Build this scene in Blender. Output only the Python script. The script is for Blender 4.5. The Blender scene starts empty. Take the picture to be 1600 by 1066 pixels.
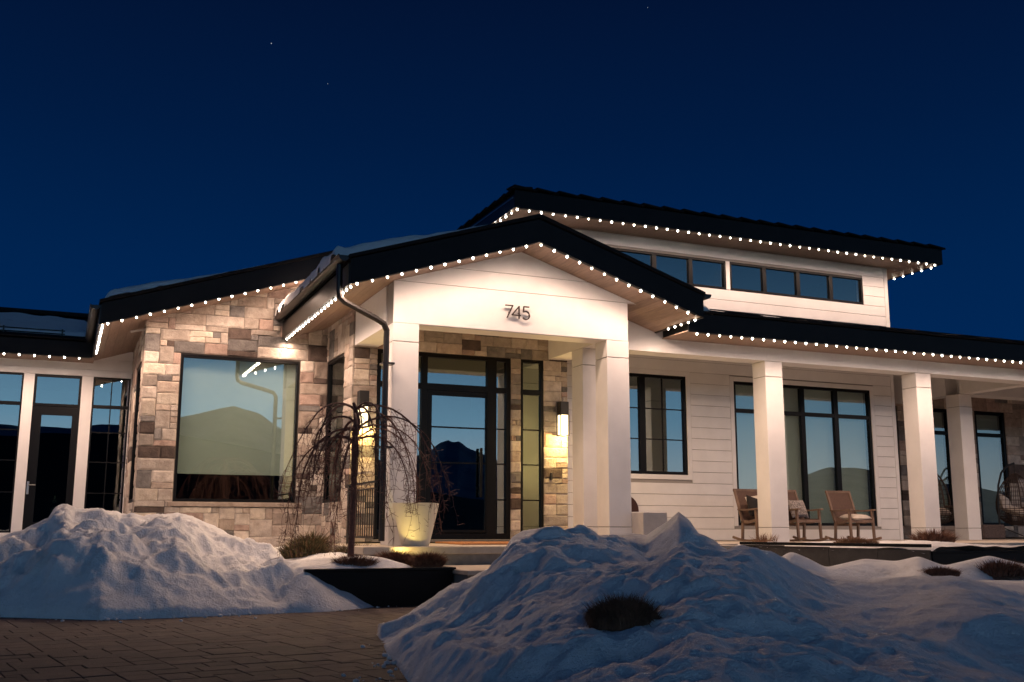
import bpy, bmesh, math, random
import numpy as np
from mathutils import Vector, Matrix

# ------------------------------------------------------------------ camera, sky, exposure
scn = bpy.context.scene
C = bpy.data.collections.new('scene'); scn.collection.children.link(C)
cam_d = bpy.data.cameras.new('camera'); cam = bpy.data.objects.new('camera', cam_d); C.objects.link(cam)
cam_d.sensor_width = 36.0; cam_d.lens = 1620.68/1600*36; cam_d.clip_end = 6000; cam_d.clip_start = 0.05
yaw, pitch, roll = [math.radians(a) for a in (23.3054, 10.2166, 0.1436)]
cf = Vector((math.sin(yaw)*math.cos(pitch), math.cos(yaw)*math.cos(pitch), math.sin(pitch)))
cr = Vector((math.cos(yaw), -math.sin(yaw), 0)); cu = cr.cross(cf)
r2 = math.cos(roll)*cr+math.sin(roll)*cu; u2 = -math.sin(roll)*cr+math.cos(roll)*cu
cam.matrix_world = Matrix(((r2.x, u2.x, -cf.x, 0), (r2.y, u2.y, -cf.y, 0), (r2.z, u2.z, -cf.z, 0), (0, 0, 0, 1)))
scn.camera = cam
scn.view_settings.view_transform = 'Standard'; scn.view_settings.look = 'None'
scn.view_settings.exposure = 0.0; scn.view_settings.gamma = 1.0
scn.render.resolution_x = 1024; scn.render.resolution_y = 682
try:
    scn.cycles.use_denoising = True
    scn.cycles.use_light_tree = True
    scn.cycles.sample_clamp_indirect = 4.0
    scn.cycles.max_bounces = 7; scn.cycles.transparent_max_bounces = 12
except Exception:
    pass
# dusk sky: deep blue overhead, a band of afterglow low down behind the camera (seen in the window panes)
GLOW = 1.32
world = bpy.data.worlds.new('World'); scn.world = world; world.use_nodes = True
nt = world.node_tree; nt.nodes.clear(); N = nt.nodes.new; L = nt.links.new
out = N('ShaderNodeOutputWorld'); bg = N('ShaderNodeBackground'); tc = N('ShaderNodeTexCoord')
sep = N('ShaderNodeSeparateXYZ'); L(tc.outputs['Generated'], sep.inputs[0])
ramp = N('ShaderNodeValToRGB'); L(sep.outputs['Z'], ramp.inputs[0])
cols = [(0.0, (.0004, .0235, .110)), (.14, (.0003, .0200, .092)), (.24, (.0003, .0170, .078)), (.36, (.0004, .0108, .052)),
        (.50, (.0008, .0058, .029)), (1.0, (.0008, .003, .014))]
el = ramp.color_ramp.elements
el[0].position, el[0].color = cols[0][0], (*cols[0][1], 1)
el[1].position, el[1].color = cols[-1][0], (*cols[-1][1], 1)
for p, c in cols[1:-1]:
    e = el.new(p); e.color = (*c, 1)
def mth(op, a, b=None, clamp=False):
    m = N('ShaderNodeMath'); m.operation = op; m.use_clamp = clamp
    for i, v in enumerate((a, b)):
        if v is None: continue
        if isinstance(v, (int, float)): m.inputs[i].default_value = v
        else: L(v, m.inputs[i])
    return m.outputs[0]
dotn = N('ShaderNodeVectorMath'); dotn.operation = 'DOT_PRODUCT'; L(tc.outputs['Generated'], dotn.inputs[0])
dotn.inputs[1].default_value = (-0.05, -0.9987, 0)
az = mth('MULTIPLY', mth('ADD', dotn.outputs['Value'], 0.25), 0.8, True)
az = mth('POWER', az, 1.6)
elev = mth('MAXIMUM', sep.outputs['Z'], 0.0)
fall = mth('POWER', 2.718, mth('MULTIPLY', mth('POWER', mth('DIVIDE', elev, .235), 1.5), -1.0))
fac = mth('MULTIPLY', mth('MULTIPLY', az, fall), GLOW)
glow = N('ShaderNodeValToRGB'); L(sep.outputs['Z'], glow.inputs[0])
ge = glow.color_ramp.elements
ge[0].position = 0.0; ge[0].color = (1.05, 1.0, .88, 1); ge[1].position = .32; ge[1].color = (.09, .36, .80, 1)
g2 = ge.new(.10); g2.color = (.46, .82, 1.08, 1)
sc_ = N('ShaderNodeVectorMath'); sc_.operation = 'SCALE'; L(glow.outputs[0], sc_.inputs[0]); L(fac, sc_.inputs['Scale'])
add = N('ShaderNodeVectorMath'); add.operation = 'ADD'; L(ramp.outputs[0], add.inputs[0]); L(sc_.outputs[0], add.inputs[1])
L(add.outputs[0], bg.inputs[0]); bg.inputs[1].default_value = 1.0; L(bg.outputs[0], out.inputs[0])

SPOT_W = 24.0
LANTERN_W = 80.0
WARM = (1.0, .672, .50)

# ------------------------------------------------------------------ helpers
rnd = random.Random(7)
ZG = -1.0      # driveway level; z = 0 is the eye level of the photograph
ZF = -0.25     # porch floor

def M(name, col, rough=.6, metal=0., spec=.5, noise=0., nscale=8., bump=0., bscale=40., vary=0., col2=None, stretch=None):
    m = bpy.data.materials.new(name); m.use_nodes = True; t = m.node_tree; b = t.nodes['Principled BSDF']
    b.inputs['Base Color'].default_value = (*col, 1); b.inputs['Roughness'].default_value = rough
    b.inputs['Metallic'].default_value = metal; b.inputs['Specular IOR Level'].default_value = spec
    tcn = t.nodes.new('ShaderNodeTexCoord'); src = tcn.outputs['Object']
    if stretch:
        mp = t.nodes.new('ShaderNodeMapping'); mp.inputs['Scale'].default_value = stretch
        t.links.new(src, mp.inputs[0]); src = mp.outputs[0]
    if noise or vary or col2:
        n = t.nodes.new('ShaderNodeTexNoise'); n.inputs['Scale'].default_value = nscale; n.inputs['Detail'].default_value = 6
        n.inputs['Roughness'].default_value = .62
        t.links.new(src, n.inputs['Vector'])
        if vary:
            oi = t.nodes.new('ShaderNodeObjectInfo'); n.noise_dimensions = '4D'
            mm = t.nodes.new('ShaderNodeMath'); mm.operation = 'MULTIPLY'; mm.inputs[1].default_value = 37
            t.links.new(oi.outputs['Random'], mm.inputs[0]); t.links.new(mm.outputs[0], n.inputs['W'])
        rp = t.nodes.new('ShaderNodeValToRGB'); t.links.new(n.outputs['Fac'], rp.inputs[0])
        c2 = col2 or tuple(c*(1-noise) for c in col); c1 = col if col2 else tuple(min(1, c*(1+noise*.6)) for c in col)
        rp.color_ramp.elements[0].position = .33; rp.color_ramp.elements[0].color = (*c2, 1)
        rp.color_ramp.elements[1].position = .68; rp.color_ramp.elements[1].color = (*c1, 1)
        last = rp.outputs[0]
        if vary:
            hs = t.nodes.new('ShaderNodeHueSaturation'); mr = t.nodes.new('ShaderNodeMapRange')
            mr.inputs['To Min'].default_value = 1-vary; mr.inputs['To Max'].default_value = 1+vary
            t.links.new(oi.outputs['Random'], mr.inputs['Value']); t.links.new(mr.outputs[0], hs.inputs['Value'])
            t.links.new(last, hs.inputs['Color']); last = hs.outputs[0]
        t.links.new(last, b.inputs['Base Color'])
    if bump:
        n2 = t.nodes.new('ShaderNodeTexNoise'); n2.inputs['Scale'].default_value = bscale; n2.inputs['Detail'].default_value = 8
        n2.inputs['Roughness'].default_value = .65
        t.links.new(src, n2.inputs['Vector']); bp = t.nodes.new('ShaderNodeBump'); bp.inputs['Strength'].default_value = bump
        bp.inputs['Distance'].default_value = .02
        t.links.new(n2.outputs['Fac'], bp.inputs['Height']); t.links.new(bp.outputs[0], b.inputs['Normal'])
    return m

def emis(name, col, s):
    m = bpy.data.materials.new(name); m.use_nodes = True; t = m.node_tree; t.nodes.clear()
    e = t.nodes.new('ShaderNodeEmission'); e.inputs[0].default_value = (*col, 1); e.inputs[1].default_value = s
    o = t.nodes.new('ShaderNodeOutputMaterial'); t.links.new(e.outputs[0], o.inputs[0])
    return m

def glass(name, fac, tint, refl=(.9, .97, 1.)):
    m = bpy.data.materials.new(name); m.use_nodes = True; t = m.node_tree; t.nodes.clear()
    g = t.nodes.new('ShaderNodeBsdfGlossy'); g.inputs['Color'].default_value = (*refl, 1); g.inputs['Roughness'].default_value = 0.0
    tr = t.nodes.new('ShaderNodeBsdfTransparent'); tr.inputs[0].default_value = (*tint, 1)
    mx = t.nodes.new('ShaderNodeMixShader'); mx.inputs[0].default_value = fac
    n = t.nodes.new('ShaderNodeTexNoise'); n.inputs['Scale'].default_value = .9; n.inputs['Detail'].default_value = 1
    co = t.nodes.new('ShaderNodeTexCoord'); t.links.new(co.outputs['Object'], n.inputs['Vector'])
    bp = t.nodes.new('ShaderNodeBump'); bp.inputs['Strength'].default_value = .12; bp.inputs['Distance'].default_value = .012
    t.links.new(n.outputs['Fac'], bp.inputs['Height']); t.links.new(bp.outputs[0], g.inputs['Normal'])
    t.links.new(tr.outputs[0], mx.inputs[1]); t.links.new(g.outputs[0], mx.inputs[2])
    o = t.nodes.new('ShaderNodeOutputMaterial'); t.links.new(mx.outputs[0], o.inputs[0])
    return m

MAT = dict(
    white=M('white_paint', (.78, .765, .745), .55, noise=.09, nscale=1.1, bump=.05, bscale=50),
    white_gap=M('shadow_gap', (.30, .28, .26), .9),
    fascia=M('dark_fascia', (.010, .011, .013), .55, spec=.16, noise=.15, nscale=3),
    gutter=M('gutter_metal', (.022, .020, .019), .34, metal=.4),
    tile=M('dark_roof_tile', (.012, .012, .013), .8, spec=.15, noise=.3, nscale=10, bump=.5, bscale=60, vary=.3),
    soffit=M('soffit_wood', (.30, .205, .152), .55, noise=.25, nscale=5, stretch=(9, .6, 9), bump=.1, bscale=25, vary=.12),
    mortar=M('mortar', (.13, .115, .10), .95, noise=.2, nscale=20, bump=.4),
    frame=M('black_frame', (.0045, .0045, .005), .4, spec=.2),
    shade=M('roller_shade_fabric', (.60, .645, .66), .9, noise=.04, nscale=3),
    dark=M('dark_interior', (.022, .019, .016), .9),
    floor=M('porch_concrete', (.46, .40, .33), .8, noise=.15, nscale=6, bump=.2, bscale=80),
    riser=M('grey_riser', (.20, .185, .17), .85, noise=.2, nscale=8, bump=.2),
    box=M('black_metal_planter', (.0055, .006, .0065), .5, spec=.15, noise=.2, nscale=4),
    boxtile=M('dark_planter_panel', (.045, .04, .036), .7, noise=.25, nscale=7, bump=.2),
    pot=M('cream_planter', (.72, .68, .55), .5, noise=.04),
    concrete=M('pale_concrete', (.48, .45, .42), .75, noise=.1, nscale=6, bump=.1),
    bark=M('dark_bark', (.12, .050, .038), .8, noise=.4, nscale=30, bump=.6, bscale=60),
    twig=M('red_brown_twig', (.11, .046, .036), .8),
    dry=M('dry_grass', (.20, .095, .052), .9, noise=.4, nscale=14),
    dry2=M('straw_grass', (.22, .13, .06), .9, noise=.4, nscale=14),
    dryd=M('dark_heather', (.19, .088, .054), .95, noise=.5, nscale=14),
    green=M('conifer_green', (.085, .080, .030), .9, noise=.4, nscale=9),
    wood=M('weathered_teak', (.21, .135, .095), .7, noise=.3, nscale=12, stretch=(1, 1, .2), bump=.2),
    sling=M('brown_sling', (.12, .070, .052), .85, noise=.2, nscale=40, bump=.3, bscale=120),
    wicker=M('brown_wicker', (.075, .048, .036), .75),
    cream=M('cream_cushion', (.62, .55, .47), .9, noise=.1, nscale=8),
    plaid=M('striped_cushion', (.48, .42, .38), .9, col2=(.05, .04, .04), nscale=26, stretch=(1, 1, 6)),
    black=M('black_cloth', (.015, .013, .013), .9),
    ottoman=M('woven_ottoman', (.13, .095, .085), .9, noise=.5, nscale=45, bump=.8, bscale=90),
    mat=M('coir_mat', (.50, .22, .085), .95, noise=.3, nscale=60, bump=.6, bscale=200),
    iron=M('black_iron', (.012, .011, .011), .5),
    digit=M('bronze_number', (.045, .030, .024), .45, metal=.4),
    handle=M('brushed_steel', (.55, .53, .5), .3, metal=1),
    copper=M('dark_copper', (.07, .03, .02), .4, metal=.5),
    dogb=M('dog_black_fur', (.018, .015, .014), .95, noise=.3, nscale=60, bump=.8, bscale=120),
    dogw=M('dog_white_fur', (.55, .50, .45), .95, noise=.1, nscale=60, bump=.8, bscale=120),
    dogt=M('dog_tan_fur', (.20, .09, .04), .95),
    lens=emis('lantern_glow', (1.0, .76, .42), 4.5),
    bulb=emis('led_glow', (1.0, .90, .76), 26.0),
    spotlens=emis('spot_lens_glow', (1.0, .88, .6), 14.0),
    star=emis('star_glow', (.8, .9, 1.0), .5),
    leaf=M('red_flower', (.30, .01, .03), .6),
    cond=M('fine_wire', (.02, .02, .02), .5),
)
MAT['bulb'].cycles.emission_sampling = 'NONE'
MAT['star'].cycles.emission_sampling = 'NONE'
MAT['g_day'] = glass('window_glass', .15, (.80, .845, .80))
MAT['g_dark'] = glass('door_glass', .235, (.45, .55, .52))
MAT['g_lan'] = glass('lantern_glass', .06, (1, .95, .85))
STONES = [M('stone_'+n, c, .9, noise=.30, nscale=7, bump=1.0, bscale=17, vary=.24, col2=c2) for n, c, c2 in (
    ('cream', (.62, .545, .47), (.38, .32, .27)), ('sand', (.50, .415, .34), (.30, .235, .19)),
    ('greige', (.42, .365, .31), (.26, .22, .185)), ('grey', (.22, .205, .19), (.11, .10, .095)),
    ('brown', (.125, .092, .075), (.060, .042, .036)), ('rose', (.48, .36, .30), (.27, .19, .155)),
    ('pale', (.66, .58, .48), (.42, .35, .28)))]
SW = [22, 17, 20, 13, 7, 14, 13]
PAV = [M('paver_'+n, c, .8, noise=.3, nscale=9, bump=.5, bscale=70, vary=.22) for n, c in (
    ('brown', (.088, .060, .054)), ('dark', (.070, .051, .047)), ('tan', (.104, .073, .064)))]
# snow
def snow_mat(name='snow', b=.82, dirt=.0, dpos=(.56, .74)):
    m = bpy.data.materials.new(name); m.use_nodes = True; t = m.node_tree; p = t.nodes['Principled BSDF']
    p.inputs['Roughness'].default_value = .62; p.inputs['Specular IOR Level'].default_value = .35
    try:
        p.inputs['Subsurface Weight'].default_value = .0
    except Exception: pass
    co = t.nodes.new('ShaderNodeTexCoord')
    n1 = t.nodes.new('ShaderNodeTexNoise'); n1.inputs['Scale'].default_value = 2.6; n1.inputs['Detail'].default_value = 9; n1.inputs['Roughness'].default_value = .72
    t.links.new(co.outputs['Object'], n1.inputs['Vector'])
    r = t.nodes.new('ShaderNodeValToRGB'); t.links.new(n1.outputs['Fac'], r.inputs[0])
    r.color_ramp.elements[0].position = dpos[0]; r.color_ramp.elements[0].color = (b, b, b*1.01, 1)
    r.color_ramp.elements[1].position = dpos[1]; r.color_ramp.elements[1].color = (b*(1-dirt), b*(1-dirt*1.05), b*(1-dirt*1.12), 1)
    t.links.new(r.outputs[0], p.inputs['Base Color'])
    prev = None
    for s, st, d in ((11, .5, .04), (40, .8, .022), (140, .9, .008)):
        n = t.nodes.new('ShaderNodeTexNoise'); n.inputs['Scale'].default_value = s; n.inputs['Detail'].default_value = 5; n.inputs['Roughness'].default_value = .6
        t.links.new(co.outputs['Object'], n.inputs['Vector'])
        bp = t.nodes.new('ShaderNodeBump'); bp.inputs['Strength'].default_value = st; bp.inputs['Distance'].default_value = d
        t.links.new(n.outputs['Fac'], bp.inputs['Height'])
        if prev: t.links.new(prev, bp.inputs['Normal'])
        prev = bp.outputs[0]
    t.links.new(prev, p.inputs['Normal'])
    return m
MAT['snow'] = snow_mat('snow', .84, .30)
MAT['snow_dirty'] = snow_mat('old_plowed_snow', .88, .26, (.52, .74))
MAT['ground'] = M('frozen_ground', (.10, .095, .09), .95, noise=.5, nscale=.6, col2=(.42, .43, .46))
MAT['bed'] = M('paver_bed', (.018, .013, .011), .95)

def prep(o, parent=None, **k):
    C.objects.link(o)
    if parent is not None:
        o.parent = parent
        o.matrix_parent_inverse = WORLD_INV.get(parent.name, Matrix.Identity(4))
        WORLD_INV[o.name] = WORLD_INV.get(parent.name, Matrix.Identity(4)) if False else Matrix.Identity(4)
    for a, v in k.items():
        if v: o[a] = v
    return o
WORLD_INV = {}

def mesh(name, vs, fs, mats, smooth=False, fmat=None):
    me = bpy.data.meshes.new(name); me.from_pydata([tuple(v) for v in vs], [], fs)
    for m in (mats if isinstance(mats, (list, tuple)) else [mats]): me.materials.append(m)
    if fmat: me.polygons.foreach_set('material_index', fmat)
    if smooth: me.polygons.foreach_set('use_smooth', [True]*len(me.polygons))
    me.update(); return me

def ob(name, geo, mat, parent=None, loc=None, smooth=False, **k):
    me = geo if isinstance(geo, bpy.types.Mesh) else mesh(name, geo[0], geo[1], mat, smooth)
    o = bpy.data.objects.new(name, me)
    prep(o, parent, **k)
    if loc is not None: o.location = loc
    return o

def thing(name, label, cat, loc=(0, 0, 0), rz=0., group=None):
    o = bpy.data.objects.new(name, None); C.objects.link(o); o.location = loc; o.rotation_euler = (0, 0, rz)
    o.empty_display_size = .2
    o['label'] = label; o['category'] = cat
    if group: o['group'] = group
    return o

def box(x0, x1, y0, y1, z0, z1):
    v = [(x0, y0, z0), (x1, y0, z0), (x1, y1, z0), (x0, y1, z0), (x0, y0, z1), (x1, y0, z1), (x1, y1, z1), (x0, y1, z1)]
    f = [(0, 3, 2, 1), (4, 5, 6, 7), (0, 1, 5, 4), (1, 2, 6, 5), (2, 3, 7, 6), (3, 0, 4, 7)]
    return v, f
def join(*gs):
    V, F = [], []
    for v, f in gs:
        o = len(V); V += list(v); F += [tuple(i+o for i in q) for q in f]
    return V, F
def bevbox(x0, x1, y0, y1, z0, z1, b=.008):
    bm = bmesh.new()
    v, f = box(x0, x1, y0, y1, z0, z1)
    vs = [bm.verts.new(p) for p in v]
    for q in f: bm.faces.new([vs[i] for i in q])
    bmesh.ops.bevel(bm, geom=list(bm.edges), offset=b, segments=1, affect='EDGES')
    bm.verts.index_update()
    r = [tuple(p.co) for p in bm.verts], [tuple(p.index for p in q.verts) for q in bm.faces]
    bm.free(); return r
def prism(poly, axis, a, b):
    """poly of (p,q); axis 'Y': p=x q=z, axis 'X': p=y q=z, axis 'Z': p=x q=y"""
    def P(p, q, t): return {'Y': (p, t, q), 'X': (t, p, q), 'Z': (p, q, t)}[axis]
    n = len(poly)
    v = [P(p, q, a) for p, q in poly]+[P(p, q, b) for p, q in poly]
    f = [tuple(range(n))[::-1], tuple(range(n, 2*n))]+[(i, (i+1) % n, n+(i+1) % n, n+i) for i in range(n)]
    return fixn((v, f))
def fixn(g):
    bm = bmesh.new(); vs = [bm.verts.new(p) for p in g[0]]
    for q in g[1]:
        try: bm.faces.new([vs[i] for i in q])
        except ValueError: pass
    bmesh.ops.recalc_face_normals(bm, faces=bm.faces); bm.verts.index_update()
    r = [tuple(p.co) for p in bm.verts], [tuple(p.index for p in q.verts) for q in bm.faces]
    bm.free(); return r
def tube(pts, rad, n=6, caps=True):
    """tube along points; rad float or list"""
    pts = [Vector(p) for p in pts]; R = rad if isinstance(rad, (list, tuple)) else [rad]*len(pts)
    V, F = [], []; prev = None
    for i, p in enumerate(pts):
        d = (pts[min(i+1, len(pts)-1)]-pts[max(i-1, 0)]);  d = d.normalized() if d.length > 1e-9 else Vector((0, 0, 1))
        if prev is None:
            a = Vector((0, 0, 1)) if abs(d.z) < .9 else Vector((1, 0, 0)); s = d.cross(a).normalized()
        else:
            s = (prev-d*prev.dot(d)); s = s.normalized() if s.length > 1e-6 else d.orthogonal().normalized()
        prev = s; t = d.cross(s)
        for k in range(n):
            a = 2*math.pi*k/n; V.append(tuple(p+(s*math.cos(a)+t*math.sin(a))*R[i]))
    for i in range(len(pts)-1):
        for k in range(n):
            F.append((i*n+k, i*n+(k+1) % n, (i+1)*n+(k+1) % n, (i+1)*n+k))
    if caps:
        F.append(tuple(range(n))[::-1]); F.append(tuple(range(len(V)-n, len(V))))
    return V, F
def bar(a, b, w, h):
    """square bar between two points"""
    a, b = Vector(a), Vector(b); d = (b-a).normalized()
    up = Vector((0, 0, 1)) if abs(d.z) < .9 else Vector((0, 1, 0))
    s = d.cross(up).normalized()*w/2; t = s.cross(d).normalized()*h/2
    v = [tuple(p+q) for p in (a, b) for q in (-s-t, s-t, s+t, -s+t)]
    return v, [(0, 1, 2, 3), (7, 6, 5, 4), (0, 4, 5, 1), (1, 5, 6, 2), (2, 6, 7, 3), (3, 7, 4, 0)]
def lathe(prof, n=24, cx=0, cy=0):
    V, F = [], []
    for r, z in prof:
        for k in range(n):
            a = 2*math.pi*k/n; V.append((cx+r*math.cos(a), cy+r*math.sin(a), z))
    for i in range(len(prof)-1):
        for k in range(n): F.append((i*n+k, i*n+(k+1) % n, (i+1)*n+(k+1) % n, (i+1)*n+k))
    F.append(tuple(range(n))[::-1]); F.append(tuple(range(len(V)-n, len(V))))
    return V, F

# numpy value noise
def _h(ix, iy, s):
    n = (ix.astype(np.int64)*374761393+iy.astype(np.int64)*668265263+s*1442695041) & 0x7fffffff
    n = ((n ^ (n >> 13))*1274126177) & 0x7fffffff
    return ((n ^ (n >> 16)) & 0xffff)/65535.
def vn(x, y, s=0):
    ix, iy = np.floor(x), np.floor(y); fx, fy = x-ix, y-iy
    fx = fx*fx*fx*(fx*(fx*6-15)+10); fy = fy*fy*fy*(fy*(fy*6-15)+10)
    a, b, c, d = _h(ix, iy, s), _h(ix+1, iy, s), _h(ix, iy+1, s), _h(ix+1, iy+1, s)
    return (a*(1-fx)+b*fx)*(1-fy)+(c*(1-fx)+d*fx)*fy-.5
def fbm(x, y, s=0, o=4, g=.5):
    r = 0; a = 1.
    for i in range(o):
        ca, sa = math.cos(i*1.1), math.sin(i*1.1)
        r = r+a*vn((x*ca-y*sa)*2**i+i*17.3, (x*sa+y*ca)*2**i+i*9.1, s+i); a *= g
    return r
def ridg(x, y, s=0, o=3, g=.5):
    r = 0; a = 1.
    for i in range(o):
        r = r+a*(.5-np.abs(2*vn(x*2**i+i*7.7, y*2**i+i*3.3, s+i))); a *= g
    return r
def sst(a, b, x):
    t = np.clip((x-a)/(b-a), 0, 1); return t*t*(3-2*t)
def hmesh(name, XS, YS, H, mat, keep=None, **k):
    nx, ny = len(XS), len(YS)
    GX, GY = np.meshgrid(XS, YS)
    co = np.stack([GX.ravel(), GY.ravel(), H.ravel()], 1)
    i = np.arange((ny-1)*(nx-1)); r = i//(nx-1); c = i % (nx-1); a = r*nx+c
    q = np.stack([a, a+1, a+nx+1, a+nx], 1)
    if keep is not None:
        kk = keep.ravel()[q].any(1); q = q[kk]
        used = np.unique(q); mp = -np.ones(len(co), int); mp[used] = np.arange(len(used)); co = co[used]; q = mp[q]
    me = bpy.data.meshes.new(name); me.vertices.add(len(co)); me.vertices.foreach_set('co', co.ravel())
    me.loops.add(q.size); me.loops.foreach_set('vertex_index', q.ravel().astype(np.int32))
    me.polygons.add(len(q)); me.polygons.foreach_set('loop_start', np.arange(0, q.size, 4, dtype=np.int32))
    me.polygons.foreach_set('use_smooth', np.ones(len(q), bool))
    me.materials.append(mat); me.update(calc_edges=True); me.validate()
    return ob(name, me, mat, **k)

# ------------------------------------------------------------------ ashlar packing
def pack(us, vs, sizes, ok, seed):
    """fill a grid of cells with rectangles; returns list of (i0,i1,j0,j1)"""
    R = random.Random(seed); nu, nv = len(us)-1, len(vs)-1
    full = np.zeros((nu, nv), bool)
    for i in range(nu):
        for j in range(nv):
            full[i, j] = not ok((us[i]+us[i+1])/2, (vs[j]+vs[j+1])/2)
    out = []
    for j in range(nv):
        for i in range(nu):
            if full[i, j]: continue
            order = [s for s, w in sizes]; wts = [w for s, w in sizes]
            done = False
            for _ in range(8):
                a, b = R.choices(order, wts)[0]
                if i+a <= nu and j+b <= nv and not full[i:i+a, j:j+b].any():
                    done = True; break
            if not done: a, b = 1, 1
            while a == 1 and i+2 <= nu and not full[i+1, j:j+b].any() and R.random() < .7: a = 2
            full[i:i+a, j:j+b] = True; out.append((i, i+a, j, j+b))
    return out
def cuts(keys, step):
    r = [keys[0]]
    for a, b in zip(keys, keys[1:]):
        n = max(1, round((b-a)/step)); r += [a+(b-a)*(k+1)/n for k in range(n)]
    return r
SSZ = [((4, 2), 12), ((3, 2), 15), ((5, 2), 5), ((3, 1), 9), ((2, 1), 8), ((2, 2), 9), ((4, 1), 6), ((4, 3), 4), ((3, 3), 5), ((2, 3), 4), ((1, 2), 4), ((5, 3), 3), ((6, 2), 2)]
def stone_geo(w, h, seed):
    """stone block, face towards -Y at y=0 reaching out about 2-4 cm, uneven face and knocked edges"""
    R = random.Random(seed); nx, nz = 4, 3; V, F = [], []
    g = .0035
    for j in range(nz+1):
        for i in range(nx+1):
            e = (i in (0, nx)) or (j in (0, nz))
            x = g+(w-2*g)*i/nx; z = g+(h-2*g)*j/nz
            if 0 < i < nx: x = g+(w-2*g)*([0, .09, .5+R.uniform(-.12, .12), .91, 1][i])
            if 0 < j < nz: z = g+(h-2*g)*([0, .14, .86, 1][j])
            if e: x += R.uniform(-.004, .004); z += R.uniform(-.004, .004)
            y = -.024-R.uniform(0, .005) if e else -.028-R.uniform(0, .015)
            V.append((x, y, z))
    def id(i, j): return j*(nx+1)+i
    for j in range(nz):
        for i in range(nx): F.append((id(i, j), id(i+1, j), id(i+1, j+1), id(i, j+1)))
    per = [id(i, 0) for i in range(nx+1)]+[id(nx, j) for j in range(1, nz+1)]+[id(i, nz) for i in range(nx-1, -1, -1)]+[id(0, j) for j in range(nz-1, 0, -1)]
    c0 = len(V); cs = [(0, 0), (nx, 0), (nx, nz), (0, nz)]
    for i, j in cs:
        p = V[id(i, j)]; V.append((p[0], 0, p[2]))
    V0 = [id(0, 0), id(nx, 0), id(nx, nz), id(0, nz)]
    seg = [[id(i, 0) for i in range(nx+1)], [id(nx, j) for j in range(nz+1)], [id(i, nz) for i in range(nx, -1, -1)], [id(0, j) for j in range(nz, -1, -1)]]
    for k in range(4):
        F.append(tuple(seg[k][::-1])+(c0+k, c0+(k+1) % 4))
    return V, F
def stone_wall(parent, facing, fixed, keys_u, keys_v, ok, step, seed, back=None, sizes=None):
    sizes = sizes or SSZ
    """facing 'F' (towards -Y at y=fixed, u=x) or 'L' (towards -X at x=fixed, u=y)"""
    us, vs = cuts(keys_u, step*1.08), cuts(keys_v, step*.84)
    R = random.Random(seed)
    for (i0, i1, j0, j1) in pack(us, vs, sizes, ok, seed):
        w, h = us[i1]-us[i0], vs[j1]-vs[j0]
        m = R.choices(STONES, SW)[0]
        V, F = stone_geo(w, h, R.random())
        if facing == 'L': V = [(v[1], w-v[0], v[2]) for v in V]
        o = ob('stone', mesh('stone', V, F, m), m, parent)
        o.location = (us[i0], fixed, vs[j0]) if facing == 'F' else (fixed, us[i0], vs[j0])

# ------------------------------------------------------------------ ground and driveway
g = ob('ground', ([(-2500, -2500, -1.06), (2500, -2500, -1.06), (2500, 2500, -1.06), (-2500, 2500, -1.06)], [(0, 1, 2, 3)]), MAT['ground'], kind='structure')
drv = ob('driveway', box(-9, 12, -2, 14.6, -1.055, -1.024), MAT['bed'], kind='structure')
PA = math.radians(9.0)
def build_pavers():
    step = .112
    us = [i*step for i in range(-75, 100)]; vs = [i*step for i in range(10, 140)]
    ca, sa = math.cos(PA), math.sin(PA)
    def W(u, v): return (u*ca-v*sa, u*sa+v*ca)
    def ok(u, v):
        x, y = W(u, v)
        return 3.5 < y < 13.9 and -6 < x < 7.2
    sizes = [((3, 2), 12), ((2, 2), 7), ((4, 2), 6), ((3, 3), 5), ((2, 1), 3), ((4, 3), 3)]
    cells = pack(us, vs, sizes, ok, 5)
    vis, rest = [], []
    for c in cells:
        u, v = (us[c[0]]+us[c[1]])/2, (vs[c[2]]+vs[c[3]])/2; x, y = W(u, v)
        rx = x/y; toe = .305
        f = -.47 < rx < .36 and 6.9 < y < 13.7
        (vis if f else rest).append((c, x, y))
    vis.sort(key=lambda t: t[2]); rest += vis[300:]; vis = vis[:300]
    cache = {}; R = random.Random(3)
    def geo(a, b):
        w, h = a*step, b*step
        v, f = bevbox(-w/2+.003, w/2-.003, -h/2+.003, h/2-.003, -.022, 0, .0045)
        return v, f
    for c, x, y in vis:
        k = (c[1]-c[0], c[3]-c[2], R.randrange(3))
        if k not in cache:
            v, f = geo(k[0], k[1]); cache[k] = mesh('paver', v, f, PAV[k[2]])
        o = ob('paver', cache[k], None, drv); o.location = (x, y, ZG+R.uniform(-.003, .003))
        o.rotation_euler = (R.uniform(-.006, .006), R.uniform(-.006, .006), PA)
    V, F, mi = [], [], []
    for c, x, y in rest:
        v, f = geo(c[1]-c[0], c[3]-c[2]); o = len(V); m = R.randrange(3)
        V += [(x+p[0]*ca-p[1]*sa, y+p[0]*sa+p[1]*ca, ZG+p[2]) for p in v]; F += [tuple(i+o for i in q) for q in f]; mi += [m]*len(f)
    me = mesh('pavers', V, F, PAV, fmat=mi); ob('pavers', me, None, drv, kind='stuff')
build_pavers()

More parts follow.
